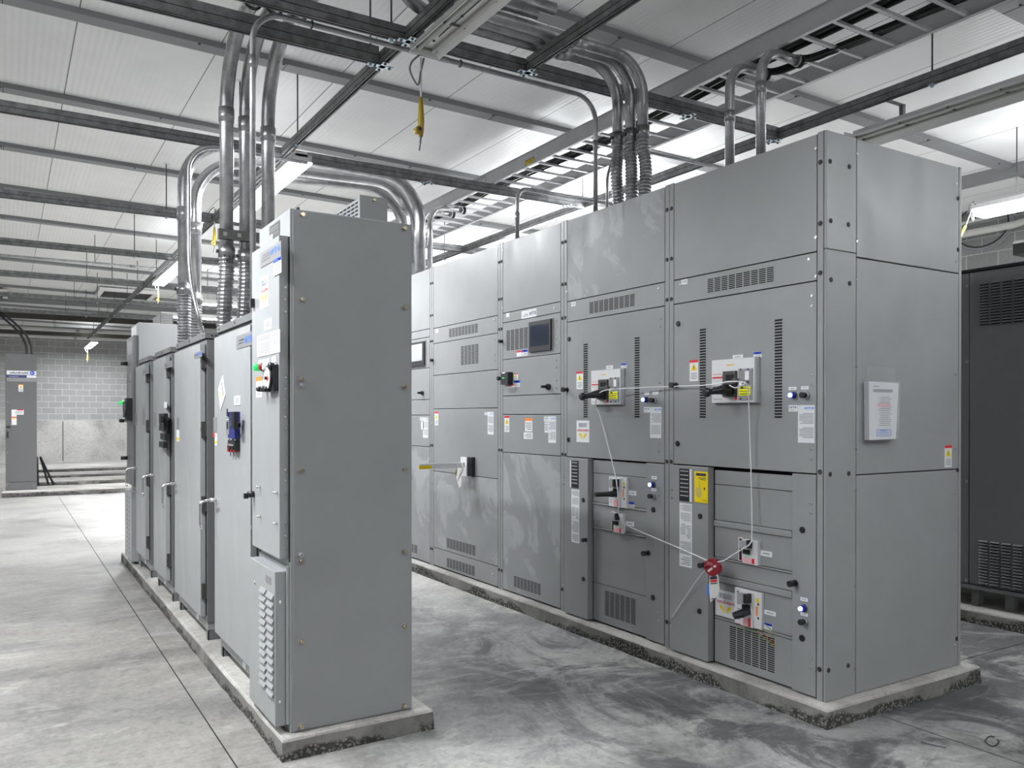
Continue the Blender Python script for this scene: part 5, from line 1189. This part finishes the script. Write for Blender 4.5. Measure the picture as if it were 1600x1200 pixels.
tag(m.build('power_cable'), 'pair of black cables rising from the drive cabinet to the ceiling', 'cable')

# ================================================================== overhead: channel strut grid
ZS = 3.79      # underside of the grid
def strut(name, axis, a0, a1, at, label, z=ZS, h=0.083, w_=0.042, rods=(), fit=(), grp='ceiling hung steel channels'):
    t = thing('strut_channel', ((a0+a1)/2, at, z) if axis == 'x' else (at, (a0+a1)/2, z), label, 'strut channel', grp)
    m = MB()
    # back to back channel: two folded profiles with a slot top and bottom
    hw = w_/2
    def bx(c0, c1, z0, z1, mt='strut_steel'):
        if axis == 'x': m.box(a0, a1, at+c0, at+c1, z0, z1, mt)
        else: m.box(at+c0, at+c1, a0, a1, z0, z1, mt)
    bx(-hw, -hw+0.004, z, z+h); bx(hw-0.004, hw, z, z+h)
    bx(-hw, -hw+0.011, z, z+0.003); bx(hw-0.011, hw, z, z+0.003); bx(-hw, -hw+0.011, z+h-0.003, z+h); bx(hw-0.011, hw, z+h-0.003, z+h)
    bx(-hw+0.004, hw-0.004, z+0.022, z+0.024, 'strut_steel'); bx(-hw+0.004, hw-0.004, z+h/2-0.002, z+h/2+0.002)
    bx(-hw-0.0008, -hw, z+h/2-0.002, z+h/2+0.002, 'gap'); bx(hw, hw+0.0008, z+h/2-0.002, z+h/2+0.002, 'gap')
    m.build('channel', t)
    for q in rods:
        x, y = (q, at) if axis == 'x' else (at, q)
        m = MB(); zc = CEIL(x)
        m.cyl((x, y, z-0.02), (x, y, zc), 0.006, 'breaker_dark', 8); m.box(x-0.02, x+0.02, y-0.02, y+0.02, z-0.008, z, 'zinc_bright'); m.cyl((x, y, z-0.02), (x, y, z-0.008), 0.012, 'zinc_bright', 6); m.box(x-0.03, x+0.03, y-0.02, y+0.02, zc-0.008, zc, 'white_plastic')
        m.build('hanger_rod', t)
    for q in fit:
        x, y = (q, at) if axis == 'x' else (at, q)
        m = MB(); m.box(x-0.07, x+0.07, y-0.02, y+0.02, z-0.007, z-0.001, 'zinc_bright'); m.box(x-0.02, x+0.02, y-0.07, y+0.07, z-0.007, z-0.001, 'zinc_bright')
        for (dx, dy) in ((-.05, 0), (.05, 0), (0, -.05), (0, .05)): m.cyl((x+dx, y+dy, z-0.013), (x+dx, y+dy, z-0.007), 0.009, 'black', 6)
        m.build('cross_fitting', t)
    return t
strut('', 'y', -1.0, 27.0, 2.06, 'long steel channel over the near aisle carrying the lit strip lights', rods=(6.72, 9.5, 12.0, 14.2, 16.4, 17.9, 20.2, 21.6, 23.7, 25.2), fit=(4.52, 4.93))
strut('', 'y', -1.0, 4.50, 2.905, 'short steel channel under the conduit bundle, ending above the lit aisle', rods=(1.0,), fit=(4.52,))
strut('', 'y', -3.6, 14.0, 5.34, 'long steel channel passing over the back of the switchgear', rods=(3.25, 7.2, 10.5), fit=(4.6,))
strut('', 'x', -6.0, 2.03, 4.93, 'double steel channel ending at the aisle channel, under three rising conduits', rods=(-1.0, 1.98), h=0.11)
strut('', 'x', -1.0, 5.32, 4.55, 'cross steel channel hung with pipe clamps, nearest over the switchgear', rods=(1.96,), fit=(4.35,), h=0.088)
strut('', 'x', -6.0, 5.32, 7.16, 'cross steel channel passing over the lit strip light and the tall conduits', rods=(1.7,), fit=(3.45, 5.1), h=0.088)
for i, (yv, lab) in enumerate(((9.95, 'cross steel channel just behind the conduit pair'), (12.65, 'cross steel channel over the second lit strip light'), (15.5, 'cross steel channel beyond the second lit strip light'), (18.15, 'cross steel channel two before the dark beams at the far wall'), (20.8, 'cross steel channel just before the dark beams at the far wall'))):
    strut('', 'x', -7.0, 6.0, yv, lab, h=0.088, rods=(1.55,))

def conduit(pts, r, label, mat='galvanized', bend=0.35, couplings=(), flex=None, bells=(), name='conduit', group='rigid conduits', clamps=()):
    P = pathr(pts, bend, 12)
    base = min(pts, key=lambda p: p[2])
    t = thing(name, tuple(base), label, 'conduit', group)
    m = MB(); m.tube(P, r, mat, 18); m.build('pipe', t)
    for c, ax in couplings:
        c = Vector(c); ax = Vector(ax).normalized(); m = MB(); L_ = max(0.035, r*1.1)
        m.cyl(c-ax*L_, c+ax*L_, r*1.13, mat, 18); m.build('coupling', t)
    if flex:
        FP = resample(smooth(flex, 10), 0.0065 if r > 0.04 else 0.0058); m = MB()
        m.tube(FP, lambda i: r*(0.99, 1.13, 1.15, 1.0)[i % 4], 'galv_flex', 16, smooth=False); m.build('flexible_section', t)
        m = MB(); a, b_ = Vector(flex[0]), Vector(flex[1]); d = (a-b_).normalized()
        m.cyl(a-d*0.03, a+d*0.05, r*1.22, 'galv_flex', 18); m.box(a.x-r*1.5, a.x-r*1.2, a.y-0.012, a.y+0.012, a.z-0.0, a.z+0.02, 'black'); m.build('flex_connector', t)
    for c, ax in bells:
        c = Vector(c); ax = Vector(ax).normalized(); m = MB(); m.cyl(c, c+ax*0.02, r*1.35, 'black', 16); m.cyl(c-ax*0.03, c, r*1.2, mat, 16); m.build('end_bushing', t)
    for c in clamps:
        c = Vector(c); m = MB(); m.tube([c+Vector((0, math.cos(q)*(r+0.005), math.sin(q)*(r+0.005))) for q in [i*math.pi/8 for i in range(17)]], 0.004, 'breaker_dark', 5); m.cyl(c+Vector((0, 0, r)), (c.x, c.y, ZS+0.01), 0.005, 'breaker_dark', 6); m.build('pipe_clamp', t)
    return t
# three risers over the starter row, turning towards the camera above the first cross channel
for i, (x, zf, lab) in enumerate(((1.247, 2.62, 'tall conduit with black hand marking, standing nearest the pair of conduits'), (1.373, 2.60, 'middle of the three tall conduits above the starter row, behind a slim pipe'), (1.52, 2.5, 'tall conduit rising behind the tall starter cabinet, beside the lit lamp'))):
    y = 5.62; zz = 3.99
    t = conduit([(x, y, zf), (x, y, zz), (x+0.0, -1.5, zz+0.02)], 0.0445, lab, bend=0.46, couplings=(((x, y, (3.53, 3.49, 3.45)[i]), (0, 0, 1)), ((x, 4.6, zz), (0, 1, 0)),),
                flex=[(x, y, zf), (x, y, zf-0.1), (x-0.01+0.005*i, y, 2.35), (x-0.02, y, 2.10)], group='three tall risers')
    m = MB(); m.tube([(x+math.cos(q)*0.05, 4.93, zz+math.sin(q)*0.05) for q in [k_*math.pi/8 for k_ in range(17)]], 0.006, 'breaker_dark', 6); m.build('pipe_clamp', t)
    if i == 0:
        m = MB(); m.text(lambda u, v, d: Vector((x+u, y-0.053-d, v)), 0, 2.575, 0.001, 0.05, 'H-1', 'black', width=0.06, bold=0.02, mirror=True); m.build('hand_marking', t)
m = MB(); m.box(1.18, 1.62, 5.54, 5.58, 2.70, 2.765, 'breaker_dark')
for x in (1.22, 1.31, 1.40, 1.48, 1.56): m.box(x-0.012, x+0.012, 5.538, 5.541, 2.72, 2.745, 'nameplate')
tag(m.build('strut_channel'), 'short dark slotted channel strapped across the three tall conduits', 'strut channel')
# pair behind, turning across the room
for i, (x, y, lab) in enumerate(((1.31, 7.50, 'darker of the paired conduits bending across the room above the row'), (1.505, 8.05, 'bright conduit of the pair bending across the room above the row'))):
    conduit([(x, y, 2.55), (x, y, 3.94), (3.60, (7.62, 7.83)[i], 3.94), (3.60, (7.62, 7.83)[i], 2.99)], 0.052, lab, 'galvanized' if i == 0 else 'bright_conduit', bend=0.42,
            couplings=(((x, y, 3.28), (0, 0, 1)),), flex=[(x, y, 2.62), (x, y, 2.5), (x, y, 2.3), (x, y, 2.09)], group='conduits crossing over the aisle')
conduit([(1.85, 8.3, 3.94), (3.60, 8.04, 3.94), (3.60, 8.04, 2.99)], 0.05, 'third conduit arching down to the half hidden switchgear section', bend=0.5, couplings=(((3.60, 8.04, 3.3), (0, 0, 1)),), group='conduits crossing over the aisle')
conduit([(1.20, 6.15, 2.10), (1.15, 6.40, 2.60), (1.15, 6.40, 3.55), (2.04, 6.40, 3.55)], 0.0135, 'slim bright pipe running down in front of the conduit pair', 'bright_conduit', bend=0.2, group='slim pipes')
conduit([(1.165, 4.62, 2.09), (1.165, 4.62, 3.79), (3.56, 4.65, 3.79), (3.56, 4.65, 2.985)], 0.0165, 'slim pipe crossing from the starter row to the switchgear top', bend=0.17,
        couplings=(((1.165, 4.62, 3.5), (0, 0, 1)), ((2.35, 4.635, 3.79), (1, .01, 0)), ((3.56, 4.65, 3.46), (0, 0, 1))), clamps=((1.50, 4.623, 3.79), (2.47, 4.637, 3.79)), group='slim pipes')
conduit([(3.62, 5.79, 2.985), (3.62, 5.79, 3.44), (4.75, 5.79, 3.44)], 0.017, 'slim pipe rising from the touch screen section and turning back', bend=0.1, couplings=(((3.62, 5.79, 3.2), (0, 0, 1)),), group='slim pipes')
conduit([(3.9, 4.95, 2.985), (3.9, 4.95, 3.62), (4.95, 4.95, 3.62), (5.2, 4.95, 3.62)], 0.012, 'slim pipe crossing low behind the two cable tray conduits', group='slim pipes')
# bundle into the two near switchgear sections
for i, (yv, xe, lab) in enumerate(((4.25, 3.65, 'conduit nearest the camera of three dropping onto the smeared switchgear section'), (4.34, 3.62, 'middle conduit of three dropping onto the smeared switchgear section'), (4.44, 3.59, 'rearmost conduit of three dropping onto the smeared switchgear section'))):
    conduit([(1.98-0.1*i, -1.5, 3.935), (1.98-0.1*i, yv, 3.935), (xe, yv, 3.93), (xe, yv, 3.42)], 0.038, lab, bend=0.52, couplings=(((3.12, yv, 3.93), (1, 0, 0)),),
            flex=[(xe, yv, 3.44), (xe, yv, 3.36), (xe-0.02*(i-1), yv-0.01, 3.2), (xe+0.01, yv, 2.985)], group='three conduits dropping to the switchgear')
conduit([(2.1, -1.5, 4.03), (2.1, 4.15, 4.03), (2.86, 4.15, 4.03)], 0.038, 'upper conduit of the bundle, stopping at the short channel', group='bundle of level conduits')
conduit([(1.99, -1.5, 4.03), (1.99, 4.26, 4.03), (2.80, 4.26, 4.03)], 0.038, 'second upper conduit of the bundle, beside the strip light', group='bundle of level conduits')
# two into the cable tray
conduit([(4.03, 3.83, 2.985), (4.03, 3.83, 3.845), (4.36, 3.83, 3.845)], 0.031, 'conduit curving into the cable tray, set farther along the tray', bend=0.22, couplings=(((4.03, 3.83, 3.5), (0, 0, 1)),), bells=(((4.36, 3.83, 3.845), (1, 0, 0)),), group='pair of conduits into the cable tray')
conduit([(4.03, 3.57, 2.985), (4.03, 3.57, 3.845), (4.38, 3.57, 3.845)], 0.031, 'conduit curving into the cable tray, closest to the open end', bend=0.22, couplings=(((4.03, 3.57, 3.6), (0, 0, 1)),), bells=(((4.38, 3.57, 3.845), (1, 0, 0)),), group='pair of conduits into the cable tray')
conduit([(3.95, 8.12, 2.985), (3.95, 8.12, 3.845), (4.36, 8.12, 3.845)], 0.031, 'bright conduit rising beside the arching ones and entering the tray', 'bright_conduit', bend=0.3, bells=(((4.36, 8.12, 3.845), (1, 0, 0)),), group='bright conduits behind the timer cabinet')
conduit([(3.95, 8.34, 2.985), (3.95, 8.34, 3.845), (4.34, 8.34, 3.845)], 0.031, 'bright conduit set one behind, entering the tray lower', 'bright_conduit', bend=0.3, bells=(((4.34, 8.34, 3.845), (1, 0, 0)),), group='bright conduits behind the timer cabinet')

# ------------------------------------------------------------------ ladder cable tray
TX0, TX1, TZ = 4.165, 4.83, 3.885
t = thing('cable_tray', ((TX0+TX1)/2, 5.0, TZ), 'long aluminium ladder cable tray over the switchgear with yellow sticker', 'cable tray')
for a, c in ((TX0, 1), (TX1, -1)):
    m = MB(); m.box(a-0.002, a+0.002, 0.0, 13.5, TZ, TZ+0.125, 'aluminium'); m.box(min(a, a+c*0.03), max(a, a+c*0.03), 0.0, 13.5, TZ, TZ+0.003, 'aluminium_rung'); m.box(min(a, a-c*0.012), max(a, a-c*0.012), 0.0, 13.5, TZ+0.122, TZ+0.125, 'aluminium')
    m.build('side_rail', t)
yv = 0.2
while yv < 13.4:
    m = MB(); m.box(TX0, TX1, yv-0.012, yv+0.012, TZ+0.006, TZ+0.026, 'aluminium_rung'); m.box(TX0, TX1, yv+0.012, yv+0.015, TZ+0.006, TZ+0.03, 'breaker_dark'); m.build('rung', t); yv += 0.2286
m = MB(); m.box(TX0-0.006, TX0-0.002, 7.26, 7.46, TZ+0.012, TZ+0.11, 'aluminium')
for a in (7.29, 7.33, 7.39, 7.43):
    for c in (0.03, 0.095): m.cyl((TX0-0.010, a, TZ+c), (TX0-0.006, a, TZ+c), 0.007, 'breaker_dark', 8)
m.box(TX0-0.0065, TX0-0.006, 7.355, 7.36, TZ, TZ+0.125, 'gap'); m.build('splice_plate', t)
PT = Pl('x', TX0-0.003); ru = (PT.u(821), PT.u(834.5), PT.z((821, 258), (834, 254)), PT.z((821, 251), (834, 245.5)))
sticker(PT.fr, t, ru, 'warning_label', 'label_yellow', bands=((0, 1, 0.85, 1, 'ink'), (0, 0.04, 0, 1, 'ink'), (0.96, 1, 0, 1, 'ink')), lines=((0.15, 0.85, 0.2, 0.7, 2, 'ink'),))
def cable(pts, r, label, n=1, spread=0.02):
    m = MB(); rnd = random.Random(len(pts)*7+n)
    for i in range(n):
        ox, oz = rnd.uniform(-spread, spread), rnd.uniform(0, spread*0.8)
        m.tube(smooth([(p[0]+ox+rnd.uniform(-.008, .008), p[1], p[2]+oz) for p in pts], 5), r, 'cable_black', 7)
    return tag(m.build('cable_bundle'), label, 'cable bundle')
cable([(4.39, 3.57, 3.845), (4.47, 3.5, 3.85), (4.58, 3.32, 3.9), (4.68, 2.6, 3.92), (4.70, 2.2, 3.92), (4.66, 1.6, 3.92), (4.6, 0.6, 3.92)], 0.009, 'black cables leaving the conduit end nearest the open end and lying in the tray', 9, 0.05)
cable([(4.37, 3.83, 3.845), (4.45, 3.76, 3.845), (4.57, 3.6, 3.9), (4.66, 3.2, 3.92), (4.62, 2.4, 3.92), (4.55, 1.6, 3.92)], 0.009, 'black cables sagging from the second conduit end into the tray', 7, 0.04)
cable([(4.40, 13.0, 3.92), (4.42, 9.0, 3.92), (4.38, 7.2, 3.92), (4.45, 5.5, 3.92), (4.36, 3.9, 3.92), (4.34, 2.4, 3.92), (4.3, 0.6, 3.92)], 0.010, 'long black cables lying along the middle of the cable tray', 7, 0.055)

# ------------------------------------------------------------------ strip lights
def strip_light(x, y, z, on, label, along='y', power=None, up=0.05, L_=2.44, cord=None, drop=True, wd=0.2):
    t = thing('strip_light', (x, y, z), label, 'strip light', 'fluorescent strip lights')
    def bx(m, a0, a1, c0, c1, z0, z1, mt):
        if along == 'y': m.box(x+c0, x+c1, y+a0, y+a1, z0, z1, mt)
        else: m.box(x+a0, x+a1, y+c0, y+c1, z0, z1, mt)
    h = L_/2; m = MB(); w2 = wd/2
    bx(m, -h, h, -0.05, 0.05, z+0.03, z+0.075, 'lamp_white')
    def P(a, c, zz): return Vector((x+c, y+a, zz)) if along == 'y' else Vector((x+a, y+c, zz))
    for sgn in (-1, 1):
        m.prism([P(-h, sgn*0.05, z+0.05), P(-h, sgn*w2, z-0.012), P(-h, sgn*(w2-0.004), z-0.014), P(-h, sgn*0.05, z+0.044)], P(2*h, 0, 0)-P(0, 0, 0), 'lamp_white')
    for e in (-h, h-0.006): bx(m, e, e+0.006, -w2*0.9, w2*0.9, z-0.008, z+0.05, 'lamp_white')
    m.build('housing', t)
    for e in (-h*0.7, h*0.7):
        p = P(e, 0, z+0.07)
        if abs(x-2.13) > 0.2 and abs(x-5.34) > 0.3:
            m = MB(); m.cyl(p, (p.x, p.y, CEIL(p.x)-0.002), 0.006, 'breaker_dark', 6); m.build('hanger_rod', t)
    if abs(x-5.5) < 0.01:
        for e in (-h*0.7, h*0.7):
            m = MB(); m.box(5.33, 5.52, y+e-0.015, y+e+0.015, ZS-0.012, ZS-0.002, 'strut_steel'); m.box(5.49, 5.52, y+e-0.015, y+e+0.015, z+0.07, ZS-0.002, 'strut_steel'); m.build('hanger_bracket', t)
    if on:
        m = MB(); bx(m, -h+0.01, h-0.01, -w2*0.86, w2*0.86, z-(0.03 if wd < 0.25 else 0.075), z+0.0, 'lamp_on'); m.build('lit_diffuser', t, bevel=0.004)
        ld = bpy.data.lights.new('strip_lamp', 'AREA'); ld.shape = 'RECTANGLE'; ld.size = wd*0.8; ld.size_y = L_-0.05
        ld.energy = power if power else W_STRIP; ld.color = (0.95, 0.98, 1.0)
        lo_ = bpy.data.objects.new('strip_lamp', ld); COL.objects.link(lo_); lo_.parent = t; lo_.location = (0, 0, -0.033 if wd < 0.25 else -0.079)
        if along == 'x': lo_.rotation_euler = (0, 0, math.pi/2)
        # uplight added above the closed housing to brighten the ceiling
        lu = bpy.data.lights.new('added_ceiling_fill', 'AREA'); lu.shape = 'RECTANGLE'; lu.size = wd*1.4; lu.size_y = L_-0.1
        lu.energy = ld.energy*up; lu.color = ld.color
        uo = bpy.data.objects.new('added_ceiling_fill', lu); COL.objects.link(uo); uo.parent = t; uo.location = (0, 0, 0.09)
        uo.rotation_euler = (math.pi, 0, math.pi/2 if along == 'x' else 0)
    else:
        for c in (-0.045, 0.045):
            m = MB(); m.cyl(P(-h+0.03, c, z+0.012), P(h-0.03, c, z+0.012), 0.0125, 'lamp_tube_off', 12); m.cyl(P(-h+0.02, c, z+0.012), P(-h+0.05, c, z+0.012), 0.0135, 'nameplate', 12); m.build('lamp_tube', t)
        m = MB(); bx(m, -h+0.2, h-0.2, -0.003, 0.003, z+0.024, z+0.0265, 'ink')
        for e in [-h+0.2+0.35*i for i in range(7)]:
            bx(m, e, e+0.01, -0.006, 0.006, z+0.022, z+0.03, 'ink'); bx(m, e+0.1, e+0.104, -0.07, 0.07, z+0.01, z+0.026, 'nameplate')
        m.build('lamp_clips', t)
    return t
strip_light(2.13, 3.24, 3.705, False, 'unlit strip light overhead near the camera with a yellow plug hanging from it')
strip_light(2.13, 8.06, 3.705, True, 'lit strip light glowing behind the tall conduits above the row')
strip_light(2.13, 13.25, 3.705, True, 'lit strip light down the aisle, hung with a small yellow connector')
strip_light(2.26, 28.6, 3.75, True, 'small lit strip light in the distance against the block wall', power=120)
strip_light(5.50, 2.72, 3.62, False, 'unlit strip light hanging past the switchgear roof', wd=0.34)
strip_light(8.13, 3.26, 3.57, True, 'lit strip light hanging before the block side wall', power=190, up=0.04, wd=0.26)
strip_light(4.15, 16.45, 3.70, True, 'lit strip light lying crosswise beyond the conduit pair', along='x')
strip_light(4.05, 18.9, 3.70, True, 'lit strip light lying crosswise, lower in view behind the conduits', along='x')
for i, yv in enumerate((0.6, 4.4, 9.6, 14.0, 18.4, 22.8, 27.4)):
    strip_light(-0.62-0.9*(yv > 12)-0.6*(yv > 20), yv, 3.70, True, 'lit strip light over the open floor beside the row, number %s from the camera' % ('one', 'two', 'three', 'four', 'five', 'six', 'seven')[i], power=W_LEFT*(0.1, 2.4, 0.12, 0.5, 0.8, 0.8, 0.8)[i], up=(1.5, 0.15, 0.12, 0.12, 0.12, 0.12, 0.12)[i])
for i, yv in enumerate((3.9, 8.8)):
    strip_light(-3.7, yv, 3.70, True, ('added unseen fill light deep over the open floor, beside the starter row', 'added unseen fill light deep over the open floor, beyond the starter row')[i], power=(100, 20)[i], up=0.12)  # unseen second row, added to brighten the cabinet fronts
for i, (xx, yv) in enumerate(((5.5, -1.2), (2.13, -0.6), (8.1, -0.8))):
    strip_light(xx, yv, 3.70, True, ('added unseen fill light behind the camera over the switchgear side', 'added unseen fill light behind the camera over the aisle', 'added unseen fill light behind the camera near the side wall')[i], power=(16, 9, 42)[i], up=(5.0, 18.0, 1.2)[i])  # unseen fixtures added as fill for the near floor and ceiling
strip_light(8.10, 9.5, 3.60, True, 'lit strip light farther along before the block side wall', power=90, up=0.1)
strip_light(8.10, 14.5, 3.60, True, 'lit strip light third along before the block side wall', power=90, up=0.1)

for i, yv in enumerate((7.7, 12.8)):
    strip_light(5.50, yv, 3.62, True, ('lit strip light hidden behind the switchgear roof', 'lit strip light farther along behind the switchgear roof')[i], up=0.6)

# ------------------------------------------------------------------ plug cords hanging from the lamps
def plug_cord(base, label, tip, mat='plug_yellow', s=1.0, lean=(0, 0)):
    bx_, by_, bz_ = base
    t = thing('plug_cord', base, label, 'plug connector', 'yellow twist plugs on lamp cords')
    m = MB(); m.tube(smooth([(bx_, by_, bz_), (bx_-0.05*s, by_+0.02, bz_-0.05*s), (bx_-0.07*s, by_, bz_-0.12*s), (bx_-0.02*s, by_, bz_-0.19*s), (bx_, by_, bz_-0.1*s), (bx_+0.02*s, by_, bz_-0.02*s)]), 0.006*s, 'nameplate', 6)
    q = Vector((bx_+lean[0]*0.3, by_, bz_-0.26*s)); m.tube([(bx_, by_, bz_-0.02), q], 0.006*s, 'white_plastic', 6); m.build('cord', t)
    m = MB(); ax = Vector((lean[0], lean[1], -1)).normalized()
    m.tube([q, q+ax*0.05*s, q+ax*0.14*s, q+ax*0.2*s, q+ax*0.235*s], lambda i: (0.011, 0.015, 0.020, 0.017, 0.012)[i]*s, mat, 12)
    e = q+ax*0.2*s+Vector((-0.02*s, 0, 0)); m.cyl(e+Vector((0, 0.022*s, 0)), e+Vector((0, -0.022*s, 0)), 0.022*s, mat, 12); m.cyl(e+Vector((0, -0.03*s, 0)), e+Vector((0, -0.032*s, 0)), 0.012*s, 'black', 8)
    m.tube([q+ax*0.235*s, q+ax*0.32*s+Vector((-0.012, 0, 0))], 0.006*s, 'nameplate', 6)
    m.build('yellow_plug', t)
    return t
plug_cord((2.13, 4.50, 3.72), 'amber plug hanging from the unlit lamp near the camera', 0, 'plug_amber', 1.0)
plug_cord((2.13, 14.48, 3.72), 'small yellow plug under the lit lamp down the aisle', 0, s=0.6)
plug_cord((2.05, 9.85, 3.95), 'yellow plug dangling by the channel behind the tall conduits', 0, s=0.9)
plug_cord((2.26, 29.84, 3.77), 'tiny yellow plug under the distant lamp at the block wall', 0, s=0.85)
plug_cord((8.05, 4.47, 3.64), 'bright yellow plug hanging beside the lamp by the side wall', 0, s=1.0, lean=(-0.5, 0.3))

# ------------------------------------------------------------------ side wall pipes and far details
m = MB(); m.tube([(10.70, 12, 3.93), (10.70, 5.45, 3.93), (10.70, 4.9, 4.0)], 0.045, 'pipe_white', 10)
tag(m.build('wall_pipe'), 'thick pale pipe running along the block side wall', 'pipe', 'pipes on the side wall')
m = MB(); m.tube(smooth([(10.72, 12, 4.03), (10.72, 6.0, 4.08), (10.72, 5.5, 4.16), (10.72, 5.0, 4.2), (10.72, 3, 4.2)]), 0.022, 'pipe_white', 8)
tag(m.build('wall_pipe'), 'slim wavy pipe above the thick one on the side wall', 'pipe', 'pipes on the side wall')
m = MB()
for k_ in range(3):
    m.tube([(10.72, 5.86+math.cos(q)*(0.34+0.03*k_), 4.0+math.sin(q)*(0.27+0.025*k_)) for q in [i*math.pi/12 for i in range(25)]], 0.009, 'breaker_grey' if k_ else 'rubber', 6)
tag(m.build('cable_coil'), 'loose coil of cable hung on the block side wall', 'cable coil')
m = MB(); m.box(10.0, 10.7, 3.0, 5.1, 3.55, 3.58, 'pipe_white'); m.box(10.0, 10.7, 3.0, 5.1, 3.42, 3.55, 'rubber')
for a in (3.2, 4.9): m.cyl((10.3, a, 3.58), (10.3, a, CEIL(9.9)-.004), 0.006, 'breaker_dark', 6)
tag(m.build('duct_end'), 'dark mouthed duct showing over the louvred cabinet roof', 'duct')
for i, (xx, yv, lab) in enumerate(((2.35, 20.7, 'recessed grey ceiling grille beyond the second lit lamp'), (-0.55, 22.2, 'grey ceiling grille cut by the picture edge'))):
    t = thing('ceiling_vent', (xx, yv, 4.30), lab, 'ceiling vent', 'ceiling vents')
    m = MB()
    for (a, b_, c, d_) in ((-.6, .6, -.75, -.62), (-.6, .6, .62, .75), (-.6, -.5, -.62, .62), (.5, .6, -.62, .62)): m.box(xx+a, xx+b_, yv+c, yv+d_, 4.29, 4.36, 'lamp_white')
    m.build('frame', t)
    m = MB(); m.box(xx-.5, xx+.5, yv-.62, yv+.62, 4.33, 4.35, 'breaker_dark')
    for k_ in range(12): m.box(xx-.5, xx+.5, yv-.6+k_*.1, yv-.57+k_*.1, 4.31, 4.33, 'breaker_dark')
    m.build('louvres', t)
    m = MB(); m.box(xx-.5, xx+.5, yv-.6, yv+.6, 4.36, CEIL(xx), 'breaker_grey'); m.build('neck', t)
for i, (yv, zz, r_, lab) in enumerate(((14.45, 3.95, 0.02, 'thin level pipe just below the cross channel over the second lamp'), (16.0, 3.95, 0.02, 'thin level pipe past the second lit lamp'), (19.0, 3.95, 0.022, 'thin level pipe under the ceiling in mid distance'), (21.8, 3.95, 0.022, 'thin level pipe under the ceiling before the far beams'), (26.3, 3.96, 0.05, 'pale thick level pipe in front of the far block wall'), (27.3, 3.84, 0.04, 'pale level pipe lowest before the far block wall'))):
    m = MB(); m.cyl((-7, yv, zz), (8, yv, zz), r_, 'galvanized' if i < 4 else 'pipe_white', 10)
    for xx in (-1.2, 1.2, 4.0): m.cyl((xx, yv, zz), (xx, yv, CEIL(xx)-.004), 0.006, 'breaker_dark', 6); m.cyl((xx+.5, yv, zz), (xx+.58, yv, zz), r_*1.25, 'breaker_grey', 8)
    tag(m.build('level_pipe'), lab, 'pipe', 'level pipes under the ceiling')
# litter on the floor
m = MB(); m.cyl((3.9, 2.08, 0.005), (4.05, 1.88, 0.005), 0.005, 'nameplate', 8)
x_, y_ = on_z(0, 1440, 1160); x2, y2 = on_z(0, 1478, 1169)
m = MB(); m.cyl((x_, y_, 0.005), (x2, y2, 0.005), 0.005, 'nameplate', 8)
tag(m.build('metal_rod'), 'short bit of metal rod lying on the stained floor', 'litter')
x_, y_ = on_z(0, 1550, 1160)
m = MB(); m.tube([(x_+math.cos(q)*0.06, y_+math.sin(q)*0.03+0.02*math.cos(q), 0.006+0.003*math.sin(3*q)) for q in [i*math.pi/6 for i in range(12)]], 0.003, 'black', 6)
tag(m.build('wire_scrap'), 'small black loop of wire lying on the stained floor', 'litter')
